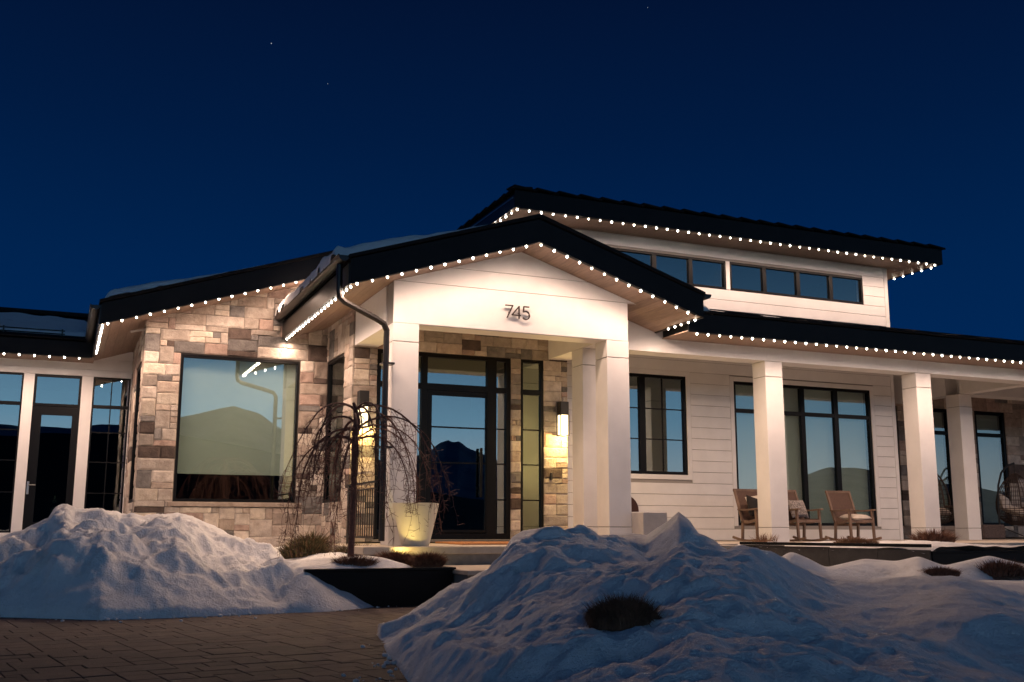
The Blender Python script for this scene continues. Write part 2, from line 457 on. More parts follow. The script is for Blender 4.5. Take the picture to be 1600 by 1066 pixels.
# mountains seen mirrored in the window panes, behind the camera
def mountains():
    n = 1300; D0 = 700.
    V, F = [], []; rows = 14
    ks = [(-3, .05), (-.6, .062), (-.25, .085), (-.10, .095), (.02, .098), (.08, .101), (.12, .113), (.15, .118), (.18, .112), (.21, .098), (.25, .083), (.30, .072), (.335, .079), (.350, .086), (.360, .0955), (.370, .0990), (.376, .0955), (.383, .0960), (.392, .0885), (.404, .0850), (.415, .0815), (.45, .070), (.5, .055), (.56, .045), (.66, .036), (.73, .035), (.79, .056), (.86, .078), (.90, .082), (.94, .077), (1.05, .062), (1.3, .05), (3, .04)]
    kx = [k[0] for k in ks]; ky = [k[1] for k in ks]
    rr = np.linspace(-2.6, 2.6, n); kk = np.interp(rr, kx, ky)*(1+.05*fbm(rr*14, rr*0+2, 33, 4, .55))
    for j in range(rows):
        t = j/(rows-1); d = D0*(1+.9*t)
        nz = fbm(rr*9., rr*0+t*3., 4, 5)
        zz = -6+kk*D0*1.9*(t**1.25)*(1+.10*nz*(1 if t < .99 else .25))
        V += [(float(a*d), -d, float(b)) for a, b in zip(rr, zz)]
    for j in range(rows-1):
        for i in range(n-1):
            a = j*n+i; F.append((a, a+1, a+n+1, a+n))
    m = M('hazy_snowy_mountain', (.34, .37, .42), .95, noise=.6, nscale=.012, col2=(.75, .78, .82))  # patchy snow colour, made paler to carry the distance haze too
    ob('mountains', (V, F), m, smooth=True, kind='structure')
    V, F = [], []; n = 160; rows = 6
    ks = [(-2, .05), (-.3, .075), (0, .098), (.09, .101), (.15, .091), (.20, .082), (.26, .066), (.4, .040), (.7, .015), (1.2, .01), (2, .01)]
    for j in range(rows):
        t = j/(rows-1)
        for i in range(n):
            r = -1.6+3.2*i/(n-1); d = 300*(1+.5*t)
            V.append((r*d, -d, -3+np.interp(r, [k[0] for k in ks], [k[1] for k in ks])*450*t**1.2*(1+.03*float(vn(np.array([r*14.]), np.array([t*2.]), 3)[0]))))
    for j in range(rows-1):
        for i in range(n-1): F.append((j*n+i, j*n+i+1, (j+1)*n+i+1, (j+1)*n+i))
    ob('hill', (V, F), M('hill_scrub', (.022, .028, .030), .95, noise=.5, nscale=.02), smooth=True, kind='structure')
mountains()

# ------------------------------------------------------------------ the house
house = thing('house', 'low modern house with stone wing, gabled entry portico, white siding and lit dark eaves', 'house', (6.8, 18, ZF))
WORLD_INV['house'] = Matrix.Translation((-6.8, -18, -ZF))
def hp(name, geo, mat, parent=None, **k):
    return ob(name, geo, MAT[mat] if isinstance(mat, str) else mat, parent or house, **k)

Yp, Yf = 15.5, 14.77           # portico face, its fascia
Yd, Yw, Yl, Ys, Yr = 17.9, 18.67, 19.9, 23.75, 20.8   # door wall, siding wall, left wing, sunroom, far right stone wall

def wall_holes(name, parent, facing, fixed, depth, u0, u1, v0, v1, holes, mat):
    us = sorted(set([u0, u1]+[h[0] for h in holes]+[h[1] for h in holes])); us = [u for u in us if u0 <= u <= u1]
    vs = sorted(set([v0, v1]+[h[2] for h in holes]+[h[3] for h in holes])); vs = [v for v in vs if v0 <= v <= v1]
    gs = []
    for a, b in zip(us, us[1:]):
        run = None
        for c, d in zip(vs, vs[1:]):
            mu, mv = (a+b)/2, (c+d)/2
            solid = not any(h[0] < mu < h[1] and h[2] < mv < h[3] for h in holes)
            if solid: run = (run[0], d) if run else (c, d)
            if (not solid or d == vs[-1]) and run:
                gs.append(box(a, b, fixed, fixed+depth, *run) if facing == 'F' else box(fixed, fixed+depth, a, b, *run)); run = None
    return hp(name, join(*gs), mat, parent)

# ---- windows
def mapper(facing, fixed):
    if facing == 'F': return lambda u0, u1, w0, w1, v0, v1: box(u0, u1, fixed+w0, fixed+w1, v0, v1)
    return lambda u0, u1, w0, w1, v0, v1: box(fixed+w0, fixed+w1, u0, u1, v0, v1)
def window(facing, fixed, u, v, t=.055, vm=(), hm=(), muntv=(), munth=(), gl='g_day', shade=None, inset=.02, name='window', label=None):
    """u=(u0,u1) v=(v0,v1); vm/hm thick mullions [(pos,thick)], munt* thin bars"""
    B = mapper(facing, fixed+inset); u0, u1 = u; v0, v1 = v
    w = hp(name, join(B(u0, u0+t, 0, .10, v0, v1), B(u1-t, u1, 0, .10, v0, v1), B(u0+t, u1-t, .001, .10, v0, v0+t), B(u0+t, u1-t, .001, .10, v1-t, v1)), 'frame')
    if label: w['label'] = label
    ul = [(u0+t, 0)]+[(p, th) for p, th in vm]+[(u1-t, 0)]
    vl = [(v0+t, 0)]+[(p, th) for p, th in hm]+[(v1-t, 0)]
    for p, th in vm: hp('mullion', B(p-th/2, p+th/2, .004, .095, v0+t, v1-t), 'frame', w)
    for p, th in hm: 
        for (a, ta), (b, tb) in zip(ul, ul[1:]):
            hp('transom', B(a+ta/2, b-tb/2, .007, .09, p-th/2, p+th/2), 'frame', w)
    for (a, ta), (b, tb) in zip(ul, ul[1:]):
        for (c, tc_), (d, td) in zip(vl, vl[1:]):
            hp('pane', B(a+ta/2, b-tb/2, .045, .051, c+tc_/2, d-td/2), gl, w)
    for p, a, b in muntv: hp('muntin', B(p-.011, p+.011, .030, .0449, a, b), 'frame', w)
    for p, a, b in munth: hp('muntin', B(a, b, .028, .0449, p-.011, p+.011), 'frame', w)
    if shade is not None:
        hp('roller_shade', B(u0+t, u1-t, .16, .166, shade, v1-.02), 'shade', w)
        hp('hem_bar', B(u0+t, u1-t, .155, .172, shade-.03, shade-.001), 'shade', w)
    return w
def room(facing, fixed, u0, u1, v0, v1, depth):
    B = mapper(facing, fixed)
    hp('room_shell', join(B(u0, u1, depth, depth+.1, v0, v1), B(u0-.1, u0, .21, depth+.1, v0, v1), B(u1, u1+.1, .21, depth+.1, v0, v1),
       B(u0-.1, u1+.1, .21, depth+.1, v0-.1, v0), B(u0-.1, u1+.1, .21, depth+.1, v1, v1+.1)), 'dark')

# ---- left stone wing
PITCH = .325
def wing_s(x): return 3.50+PITCH*(x-.43) if x < 5.35 else 3.50+PITCH*(4.92)-PITCH*(x-5.35)
WX0, WX1 = 1.28, 4.64
WW = (1.883, 4.095, .46, 3.165)
ZB = -1.0
w_wing = wall_holes('wall', None, 'F', Yl, .25, WX0, WX1, ZB, 3.5, [WW], 'mortar')
w_wing['label'] = 'stone front wall of the left wing'
hp('gable_infill', prism([(WX0, 3.5), (WX1, 3.5), (WX1, wing_s(WX1)-.02), (WX0, wing_s(WX0)-.02)], 'Y', Yl, Yl+.25), 'mortar', w_wing)
stone_wall(w_wing, 'F', Yl, [WX0-.05, WW[0]-.01, WW[1]+.01, WX1], [ZB+.2, .36, WW[3]+.02, 4.92],
           lambda x, z: not (WW[0]-.01 < x < WW[1]+.01 and .36 < z < WW[3]+.02) and z < wing_s(x)+.10 and x < WX1-.02, .128, 11)
hp('window_sill', bevbox(WW[0]-.10, WW[1]+.12, Yl-.075, Yl+.02, .372, .455, .01), STONES[1])
window('F', Yl, WW[:2], WW[2:], t=.05, gl='g_day', shade=1.0, inset=.0, label='large square window with pale roller shade most of the way down')
room('F', Yl, WW[0]-.2, WW[1]+.2, .2, 3.3, 3.2)
# items in the dark room behind the large window
hp('desk', join(bevbox(2.2, 3.6, 21.6, 22.1, .52, .56), box(2.25, 2.31, 21.65, 21.71, .2, .52), box(3.5, 3.56, 21.65, 21.71, .2, .52)), 'riser')
# left side wall of the wing
sw = wall_holes('wall', None, 'L', WX0+.001, .2, Yl+.25, Ys, ZB, 3.75, [(20.75, 22.3, .46, 3.15)], 'mortar'); sw['label'] = 'stone side wall of the left wing facing the sunroom'
stone_wall(sw, 'L', WX0, [Yl, 20.75, 22.3, Ys], [ZB+.4, .46, 3.15, 3.85], lambda y, z: not (20.75 < y < 22.3 and .46 < z < 3.15), .17, 12)
window('L', WX0, (20.75, 22.3), (.46, 3.15), t=.07, gl='g_dark', inset=-.01)
hp('room_shell', box(WX0+.16, WX0+.2, 20.6, 22.4, .2, 3.3), 'dark')
# right side wall of the wing (towards the portico)
rw = wall_holes('wall', None, 'L', WX1+.001, .2, Yd+.001, Yl-.03, ZB, 4.2, [(18.46, 19.86, .46, 3.18)], 'mortar'); rw['label'] = 'stone side wall between left wing and entry'
stone_wall(rw, 'L', WX1, [Yd-.03, 18.46, 19.86], [ZB+.4, .46, 3.18, 4.7], lambda y, z: not (18.46 < y < 19.86 and .46 < z < 3.18) and z < 4.5, .135, 13)
window('L', WX1, (18.46, 19.86), (.46, 3.18), t=.06, gl='g_dark', inset=-.01)
hp('room_shell', box(WX1+.16, WX1+.19, 18.4, 19.87, .2, 3.3), 'dark')

# ---- door wall
DX0, DX1 = 5.07, 7.685; SX0, SX1 = 7.885, 8.365
dw = wall_holes('wall', None, 'F', Yd, .25, WX1+.2, 8.87, ZF-.1, 4.1, [(DX0, DX1, ZF-.1, 3.175), (SX0, SX1, -.10, 3.175)], 'mortar'); dw['label'] = 'stone entry wall around the glass door'
stone_wall(dw, 'F', Yd, [WX1, DX0, DX1, SX0, SX1, 8.87], [ZF, 3.175, 3.85],
           lambda x, z: not (DX0 < x < DX1 and z < 3.175) and not (SX0 < x < SX1 and z < 3.175), .115, 14,
           sizes=[((4, 2), 8), ((3, 2), 12), ((2, 2), 10), ((2, 1), 8), ((1, 1), 2), ((3, 3), 3), ((3, 1), 5)])
hp('threshold', bevbox(DX0-.05, SX1+.1, Yd-.14, Yd+.15, ZF, ZF+.045, .006), 'riser')
# entry frame: outer frame, posts, transom, then door leaf
ent = hp('entry_frame', join(box(DX0, DX0+.075, Yd, Yd+.12, ZF+.046, 3.17), box(DX1-.09, DX1, Yd, Yd+.12, ZF+.046, 3.17), box(DX0+.075, DX1-.09, Yd+.002, Yd+.12, 3.10, 3.17),
      box(DX0+.075, DX1-.09, Yd+.002, Yd+.12, -.20, -.10), box(5.56, 5.62, Yd+.004, Yd+.11, -.1, 3.10), box(7.21, 7.40, Yd+.004, Yd+.11, -.1, 3.10),
      box(5.92, 6.03, Yd+.003, Yd+.11, -.1, 3.10), box(DX0+.075, 5.56, Yd+.006, Yd+.11, 2.50, 2.60), box(5.62, 5.92, Yd+.006, Yd+.11, 2.50, 2.60), box(6.03, 7.21, Yd+.006, Yd+.11, 2.49, 2.61), box(7.40, 7.595, Yd+.006, Yd+.11, 2.50, 2.60)), 'frame')
for a, b in ((DX0+.075, 5.56), (5.62, 5.92), (6.03, 7.21), (7.40, 7.595)):
    hp('pane', box(a, b, Yd+.05, Yd+.056, 2.6, 3.10), 'g_dark', ent)
for a, b in ((DX0+.075, 5.56), (5.62, 5.92), (7.40, 7.595)):
    hp('pane', box(a, b, Yd+.05, Yd+.056, -.10, 2.50), 'g_dark', ent)
    for z in (1.82, 1.17, .51): hp('muntin', box(a, b, Yd+.03, Yd+.0499, z-.012, z+.012), 'frame', ent)
dr = hp('front_door', join(box(6.035, 6.125, Yd+.01, Yd+.07, -.085, 2.485), box(7.19, 7.205, Yd+.01, Yd+.07, -.085, 2.485), box(6.125, 7.19, Yd+.012, Yd+.07, 2.395, 2.485), box(6.125, 7.19, Yd+.012, Yd+.07, -.085, -.035)), 'frame')
hp('pane', box(6.125, 7.19, Yd+.04, Yd+.046, -.035, 2.395), 'g_dark', dr)
for z in (1.815, 1.17): hp('muntin', box(6.125, 7.19, Yd+.022, Yd+.0399, z-.013, z+.013), 'frame', dr)
hp('pull_handle', join(bevbox(7.05, 7.10, Yd-.07, Yd-.03, .55, 1.45, .008), box(7.06, 7.09, Yd-.03, Yd+.02, .7, .74), box(7.06, 7.09, Yd-.03, Yd+.02, 1.26, 1.3)), 'frame', dr)
sl = window('F', Yd, (SX0, SX1), (-.10, 3.17), t=.055, hm=((2.545, .10),), munth=[(z, SX0+.055, SX1-.055) for z in (1.83, 1.17, .51)], gl='g_dark', inset=.0, name='sidelight')
room('F', Yd, DX0-.1, 8.6, ZF, 3.4, 4.5)

# ---- siding walls
HOLE_S = (9.95, 12.085, 1.10, 3.19); HOLE_B = (13.30, 17.10, .065, 3.165)
def siding(name, y, x0, x1, z0, z1, holes, trims, row0, label, dy=.236):
    w = wall_holes(name, None, 'F', y+.022, .2, x0, x1, z0, z1, holes, 'white_gap'); w['label'] = label
    for (a, b, c, d) in trims:
        hp('trim_board', bevbox(a, b, y-.004, y+.0219, c, d, .003), 'white', w)
    z = row0
    while z < z1:
        a0, a1 = max(z, z0)+.004, min(z+dy, z1)-.004
        if a1-a0 > .02:
            segs = [(x0+.002, x1-.002)]
            for h in holes+trims:
                if h[2] < a1 and h[3] > a0:
                    ns = []
                    for s in segs:
                        if h[1] <= s[0] or h[0] >= s[1]: ns.append(s)
                        else:
                            if h[0] > s[0]: ns.append((s[0], h[0]-.003))
                            if h[1] < s[1]: ns.append((h[1]+.003, s[1]))
                    segs = ns
            for s in segs:
                if s[1]-s[0] > .04: hp('siding_board', bevbox(s[0], s[1], y, y+.0215, a0, a1, .004), 'white', w)
        z += dy
    return w
sid = siding('wall', Yw, 8.87, 17.83, ZF, 4.6, [HOLE_S, HOLE_B],
       [(HOLE_S[0]-.1, HOLE_S[0], HOLE_S[2]-.1, HOLE_S[3]+.1), (HOLE_S[1], HOLE_S[1]+.1, HOLE_S[2]-.1, HOLE_S[3]+.1),
        (HOLE_S[0], HOLE_S[1], HOLE_S[2]-.1, HOLE_S[2]), (HOLE_S[0], HOLE_S[1], HOLE_S[3], HOLE_S[3]+.1),
        (HOLE_B[0]-.1, HOLE_B[0], ZF+.3, HOLE_B[3]+.1), (HOLE_B[1], HOLE_B[1]+.1, ZF+.3, HOLE_B[3]+.1), (HOLE_B[0], HOLE_B[1], HOLE_B[3], HOLE_B[3]+.1),
        (8.872, 8.97, ZF, 4.6), (17.73, 17.828, ZF, 4.6)], ZF, 'white board siding wall behind the porch columns')
c = 11.02; window('F', Yw, HOLE_S[:2], HOLE_S[2:], t=.065, vm=((c, .14),), muntv=[(HOLE_S[0]+.55, 1.17, 3.12), (c+.5, 1.17, 3.12)],
       munth=[(z, a, b) for z in (2.47, 1.83) for a, b in ((HOLE_S[0]+.065, c-.07), (c+.07, HOLE_S[1]-.065))], gl='g_dark', label='double casement window with small divided panes')
window('F', Yw, HOLE_B[:2], HOLE_B[2:], t=.06, vm=((14.22, .10), (15.16, .11), (16.10, .12)), hm=((2.53, .085),), gl='g_day', shade=.13, label='wide window wall of four bays with transoms')
room('F', Yw, HOLE_S[0]-.1, HOLE_S[1]+.1, .9, 3.3, 3); room('F', Yw, HOLE_B[0]-.1, HOLE_B[1]+.1, 0, 3.3, 3)
hp('side_return', box(17.65, 17.829, Yw+.23, Yr, ZF, 4.6), 'white')
hp('side_return', box(8.68, 8.868, Yd+.26, Yw+.02, ZF, 4.4), 'white')

# far right stone wall and its windows
FX1 = 30.
fwh = [(18.3, 19.9, .08, 3.16), (20.3, 21.7, .08, 3.16), (22.6, 23.72, .08, 3.16)]
fw = wall_holes('wall', None, 'F', Yr, .25, 17.83, FX1, ZF, 4.6, fwh, 'mortar'); fw['label'] = 'stone wall at the far end of the porch'
stone_wall(fw, 'F', Yr, [17.85, 18.3, 19.9, 20.3, 21.7, 22.6, 23.72, 26.6], [ZF, .08, 3.16, 4.2], lambda x, z: not any(h[0] < x < h[1] and h[2] < z < h[3] for h in fwh), .15, 16)
for h in fwh: window('F', Yr, h[:2], h[2:], t=.09, hm=((2.52, .10),), gl='g_day', shade=.14, inset=0)
room('F', Yr, 18, 24, 0, 3.3, 3)

# ---- sunroom
SH = [(-6.6, -5.2, -.12, 3.165), (-4.9, -3.5, -.12, 3.165), (-3.2, -2.3, -.12, 3.165), (-2.05, -.87, -.12, 3.165), (-.665, .255, -.14, 3.165), (.48, 1.235, -.12, 3.165)]
sun = wall_holes('wall', None, 'F', Ys, .2, -8, WX0-.001, ZB, 3.75, SH, 'white'); sun['label'] = 'white panelled wall of the sunroom'
for z0, z1 in ((3.17, 3.30), (3.305, 3.53), (3.535, 3.74)):
    hp('header_board', bevbox(-8, WX0-.03, Ys-.024, Ys-.001, z0, z1, .004), 'white', sun)
for h in SH[:4]+SH[5:]:
    window('F', Ys, h[:2], h[2:], t=.035, hm=((2.53, .07),), muntv=[((h[0]+h[1])/2, 0, 3.12)] if h[0] > -6 else (), munth=[(z, h[0]+.035, h[1]-.035) for z in (1.98, 1.35, .7)], gl='g_dark', inset=.01)
h = SH[4]
sdf = window('F', Ys, h[:2], (2.50, 3.165), t=.05, gl='g_dark', inset=.01, label='transom window over the sunroom door')
sd = hp('sunroom_door', join(box(h[0], h[0]+.19, Ys+.02, Ys+.09, -.14, 2.495), box(h[1]-.14, h[1], Ys+.02, Ys+.09, -.14, 2.495), box(h[0]+.19, h[1]-.14, Ys+.022, Ys+.09, 2.31, 2.495), box(h[0]+.19, h[1]-.14, Ys+.022, Ys+.09, -.14, .1)), 'frame')
hp('pane', box(h[0]+.19, h[1]-.14, Ys+.05, Ys+.056, .1, 2.31), 'g_dark', sd)
hp('lever_handle', join(bevbox(-.645, -.60, Ys-.005, Ys+.02, .66, .92, .005), tube([(-.622, Ys-.03, .85), (-.48, Ys-.035, .85)], .012, 8), tube([(-.622, Ys+.01, .85), (-.622, Ys-.035, .85)], .012, 8)), 'handle', sd)
room('F', Ys, -7, WX0-.2, -.2, 3.3, 4)

# ---- portico
XC = 6.85
def por_s(x, y=0): return 4.58-.32*abs(x-XC)
def column(x0, x1, y0, y1, z0, z1, label, j1=None):
    j0, j1 = .02, j1 or z1-.305
    c = hp('column', bevbox(x0, x1, y0, y1, j0+.006, j1-.006, .006), 'white'); c['label'] = label
    hp('column_core', box(x0+.02, x1-.02, y0+.02, y1-.02, z0, z1), 'white_gap', c)
    hp('column_base', bevbox(x0, x1, y0, y1, z0, j0-.006, .006), 'white', c)
    hp('column_cap', bevbox(x0, x1, y0, y1, j1+.006, z1-.006, .006), 'white', c)
ZT = 3.2
column(4.635, 5.065, Yp, Yp+.43, ZF-.02, ZT, 'left front portico column behind the downspout')
column(8.455, 8.885, Yp, Yp+.43, ZF-.02, ZT, 'right front portico column')
column(8.455, 8.885, 16.42, 16.85, ZF-.02, ZT, 'portico column set back behind the right front one')
gp = hp('portico_gable', prism([(4.655, 3.21), (8.865, 3.21), (8.865, por_s(8.865)), (XC, por_s(XC)), (4.655, por_s(4.655))], 'Y', Yp+.02, Yp+.41), 'white_gap')
def clip_panel(z0, z1):
    pts = []
    zl = por_s(4.635)
    a, b = 4.635, 8.875
    if z1 <= zl: return [(a, z0), (b, z0), (b, z1), (a, z1)]
    def xl(z): return XC-(4.58-z)/.32
    def xr(z): return XC+(4.58-z)/.32
    if z0 < zl: p = [(a, z0), (b, z0), (b, zl-.004)]
    else: p = [(xl(z0), z0), (xr(z0), z0)]
    if z1 >= 4.58: return p+[(XC, 4.579)]+([(a, zl-.004)] if z0 < zl else [])
    p += [(xr(z1), z1), (xl(z1), z1)]
    return p+([(a, zl-.004)] if z0 < zl else [])
for z0, z1 in ((3.2, 3.875), (3.885, 4.175), (4.185, 4.6)):
    hp('gable_panel', prism(clip_panel(z0, z1), 'Y', Yp, Yp+.0195), 'white', gp)
hp('beam_soffit', box(5.07, 8.45, Yp+.021, Yp+.43, 3.19, 3.2095), 'white', gp)
hp('side_beam', box(4.635, 5.065, Yp+.43, Yd-.06, 3.2, 3.95), 'white')
hp('side_beam', box(8.455, 8.885, Yp+.43, Yd-.05, 3.2, 3.95), 'white')
hp('portico_ceiling', box(5.07, 8.45, Yp+.43, Yd, 3.64, 3.68), 'white')
# roof body, fascia, soffit planks
EX0, EX1 = 3.74, 9.96
def por_roof():
    t = .33
    r = hp('portico_roof', prism([(EX0+.03, por_s(EX0)+.03), (XC, 4.61), (EX1-.03, por_s(EX1)+.03), (EX1-.03, por_s(EX1)+t+.03), (XC, 4.61+t+.03), (EX0+.03, por_s(EX0)+t+.03)], 'Y', Yf+.04, 20.0), 'tile')
    r['label'] = 'gabled roof over the entry portico'
    for s in (-1, 1):
        xe = EX0 if s < 0 else EX1
        a = [(xe, por_s(xe)-.012), (XC, 4.568), (XC, 4.568+.38), (xe, por_s(xe)+.375)]
        hp('fascia_board', prism(a, 'Y', Yf, Yf+.038), 'fascia', r)
        b = [(xe+s*.03, por_s(xe)+.385), (XC, 4.578+.40), (XC, 4.578+.46), (xe+s*.03, por_s(xe)+.435)]
        hp('drip_edge', prism(b, 'Y', Yf-.03, Yf+.09), 'tile', r)
        hp('fascia_board', box(min(xe, xe+s*-.0)-.02 if s < 0 else xe-.02, xe+.02 if s > 0 else xe+.02, Yf+.04, 20.0 if s < 0 else 17.2, por_s(xe)-.012, por_s(xe)+.31), 'gutter', r)
        hp('roof_deck', prism([(xe, por_s(xe)+.372), (XC, 4.578+.395), (XC, 4.578+.44), (xe, por_s(xe)+.415)], 'Y', Yf+.095, 20.2), 'tile', r)
        n = 20
        for k in range(n):
            x0 = xe+(XC-xe)*k/n; x1 = xe+(XC-xe)*(k+1)/n
            lo, hi = min(x0, x1)+.0025, max(x0, x1)-.0025
            hp('soffit_plank', prism([(lo, por_s(lo)), (hi, por_s(hi)), (hi, por_s(hi)+.02), (lo, por_s(lo)+.02)], 'Y', Yf+.04, (19.95 if s < 0 else 18.6) if abs(xe-x0) < 1.0 else 16.0), 'soffit', r)
    return r
pr = por_roof()
# gutters: half-round with open end caps
def gutter(p0, p1, r=.075, name='gutter', parent=None):
    """along Y at x,z"""
    x, y0, z = p0; y1 = p1[1]; V, F = [], []; n = 12
    for y in (y0, y1):
        for rr in (r, r-.012):
            for k in range(n+1):
                a = math.pi+math.pi*k/n; V.append((x+rr*math.cos(a), y, z+rr*math.sin(a)*1.05))
    m = n+1
    for k in range(n):
        F += [(k, k+1, 2*m+k+1, 2*m+k), (m+k, 3*m+k, 3*m+k+1, m+k+1), (k, m+k, m+k+1, k+1), (2*m+k, 2*m+k+1, 3*m+k+1, 3*m+k)]
    F += [(0, 2*m, 3*m, m), (n, m+n, 3*m+n, 2*m+n)]
    g1 = fixn((V, F))
    cap0 = prism([(x+r*math.cos(math.pi+math.pi*k/n), z+r*1.05*math.sin(math.pi+math.pi*k/n)) for k in range(n+1)], 'Y', y0-.006, y0-.001)
    return hp(name, join(g1, cap0, tube([(x-r, y0, z+.004), (x-r, y1, z+.004)], .012, 6)), 'gutter', parent)
gutter((EX0-.10, Yf+.02, 4.005), (0, 19.92, 0), .082)
# downspout from the left gutter down the column
hp('downspout', tube([(3.64, 15.05, 3.93), (3.64, 15.05, 3.52), (3.66, 15.06, 3.42), (3.74, 15.08, 3.36), (4.30, 15.30, 3.185), (4.44, 15.36, 3.13), (4.50, 15.39, 3.03), (4.50, 15.40, 2.92), (4.50, 15.40, ZF+.05)], .048, 10), 'gutter')
for z in (2.5, 1.2): hp('pipe_bracket', box(4.445, 4.634, 15.36, 15.56, z, z+.03), 'gutter')
gutter((EX1+.10, Yf+.02, 4.0), (0, 16.9, 0), .08)

# ---- wing roof
def wing_roof():
    y0, y1 = Yl-.75, 29.5; t = .36
    r = hp('wing_roof', prism([(.46, wing_s(.46)+.025), (5.35, wing_s(5.35)+.025), (9.6, wing_s(9.6)+.025), (9.6, wing_s(9.6)+t), (5.35, wing_s(5.35)+t), (.46, wing_s(.46)+t)], 'Y', y0+.04, y1), 'tile'); r['label'] = 'low gabled roof over the left stone wing'
    for (a, b) in ((.43, 5.35), (5.35, 9.6)):
        sg = 1 if a < 1 else -1
        hp('fascia_board', prism([(a, wing_s(a)-.012), (b, wing_s(b)-.012), (b, wing_s(b)+.36), (a, wing_s(a)+.36)], 'Y', y0, y0+.038), 'fascia', r)
        hp('drip_edge', prism([(a-(.04 if a < 1 else 0), wing_s(a)+.365), (b, wing_s(b)+.375), (b, wing_s(b)+.43), (a-(.04 if a < 1 else 0), wing_s(a)+.42)], 'Y', y0-.03, y1), 'tile', r)
    hp('fascia_board', box(.41, .459, y0+.04, y1, wing_s(.43)-.012, wing_s(.43)+.34), 'gutter', r)
    n = 26
    for k in range(n):
        a = .45+4.45*k/n; b = .45+4.45*(k+1)/n-.004
        hp('soffit_plank', prism([(a, wing_s(a)), (b, wing_s(b)), (b, wing_s(b)+.02), (a, wing_s(a)+.02)], 'Y', y0+.04, 24.4 if b < WX0+.1 else Yl+.05), 'soffit', r)
    return r
wing_roof()
gutter((.33, Yl-.73, 3.82), (0, 29, 0), .078)
hp('soffit_bracket', bar((.98, 20.15, 3.56), (1.26, 20.15, 3.63), .05, .035), 'concrete')

# ---- sunroom roof
SZ = 3.45; Yse = 22.85
sr = hp('sunroom_roof', prism([(Yse+.04, SZ+.02), (31, SZ+.02+.255*8.15), (31, SZ+.36+.255*8.15), (Yse+.04, SZ+.32)], 'X', -9, .40), 'tile'); sr['label'] = 'low roof over the sunroom'
hp('fascia_board', box(-9, .405, Yse, Yse+.038, SZ-.012, SZ+.30), 'fascia', sr)
for k in range(3): hp('soffit_plank', box(-9, .45, Yse+.04+k*.29, Yse+.32+k*.29, SZ, SZ+.018), 'soffit', sr)
rt = mesh('roof_tile', *bevbox(0, .42, 0, .38, 0, .035, .006), MAT['tile'])
for i in range(21):
    o = ob('roof_tile', rt, None, sr); o.location = (-8.5+i*.425, Yse-.05, SZ+.325); o.rotation_euler = (.25, 0, 0)
for j in range(1, 3):
    hp('tile_course', bevbox(-9, .38, Yse-.05+j*.33, Yse+.33+j*.33, SZ+.34+.085*j, SZ+.38+.085*j, .01), 'tile', sr)
hp('snow_guard', join(*[tube([(-8, 23.12, z), (-.15, 23.12, z)], .014, 6) for z in (3.93, 4.0)], *[bar((x, 23.12, 3.80), (x, 23.12, 4.03), .03, .07) for x in (-4.3, -3.3, -2.3, -1.3, -.2)]), 'gutter', sr)
hp('ridge_cap', bar((-9, 28.2, 5.30), (.36, 28.2, 5.30), .3, .10), 'tile', sr)

# ---- porch beams, roof
YB = 16.37
pb = hp('porch_beam', box(8.89, 30, YB+.006, YB+.43, 3.222, 3.86), 'white'); 
for a, b in ((8.89, 12.46), (12.466, 16.3), (16.306, 20.2), (20.206, 24.2), (24.206, 30)):
    hp('beam_panel', box(a, b, YB, YB+.0059, 3.222, 3.858), 'white', pb)
column(12.42, 12.83, YB+.01, YB+.42, ZF-.02, 3.22, 'first porch column, left of the rocking chairs')
column(16.25, 16.66, YB+.01, YB+.42, ZF-.02, 3.22, 'second porch column, right of the rocking chairs')
column(19.77, 20.18, 18.6, 19.01, ZF-.02, 3.22, 'third porch column set back near the hanging chairs')
column(21.7, 22.11, YB+.01, YB+.42, ZF-.02, 3.22, 'porch column beyond the hanging chairs')
hp('porch_beam', box(19.79, 20.15, YB+.43, 18.6, 3.222, 3.85), 'white')
hp('porch_beam', box(19.79, 20.15, 19.01, Yr, 3.224, 3.85), 'white')
hp('porch_beam', box(20.155, 30, 18.6, 19.0, 3.222, 3.85), 'white')
hp('porch_roof_infill', box(8.89, 10.2, YB+.44, Yw, 3.92, 4.02), 'dark')
hp('porch_ceiling', box(8.89, 30, YB+.43, Yr, 3.86, 3.9), 'white')
PRS = .265
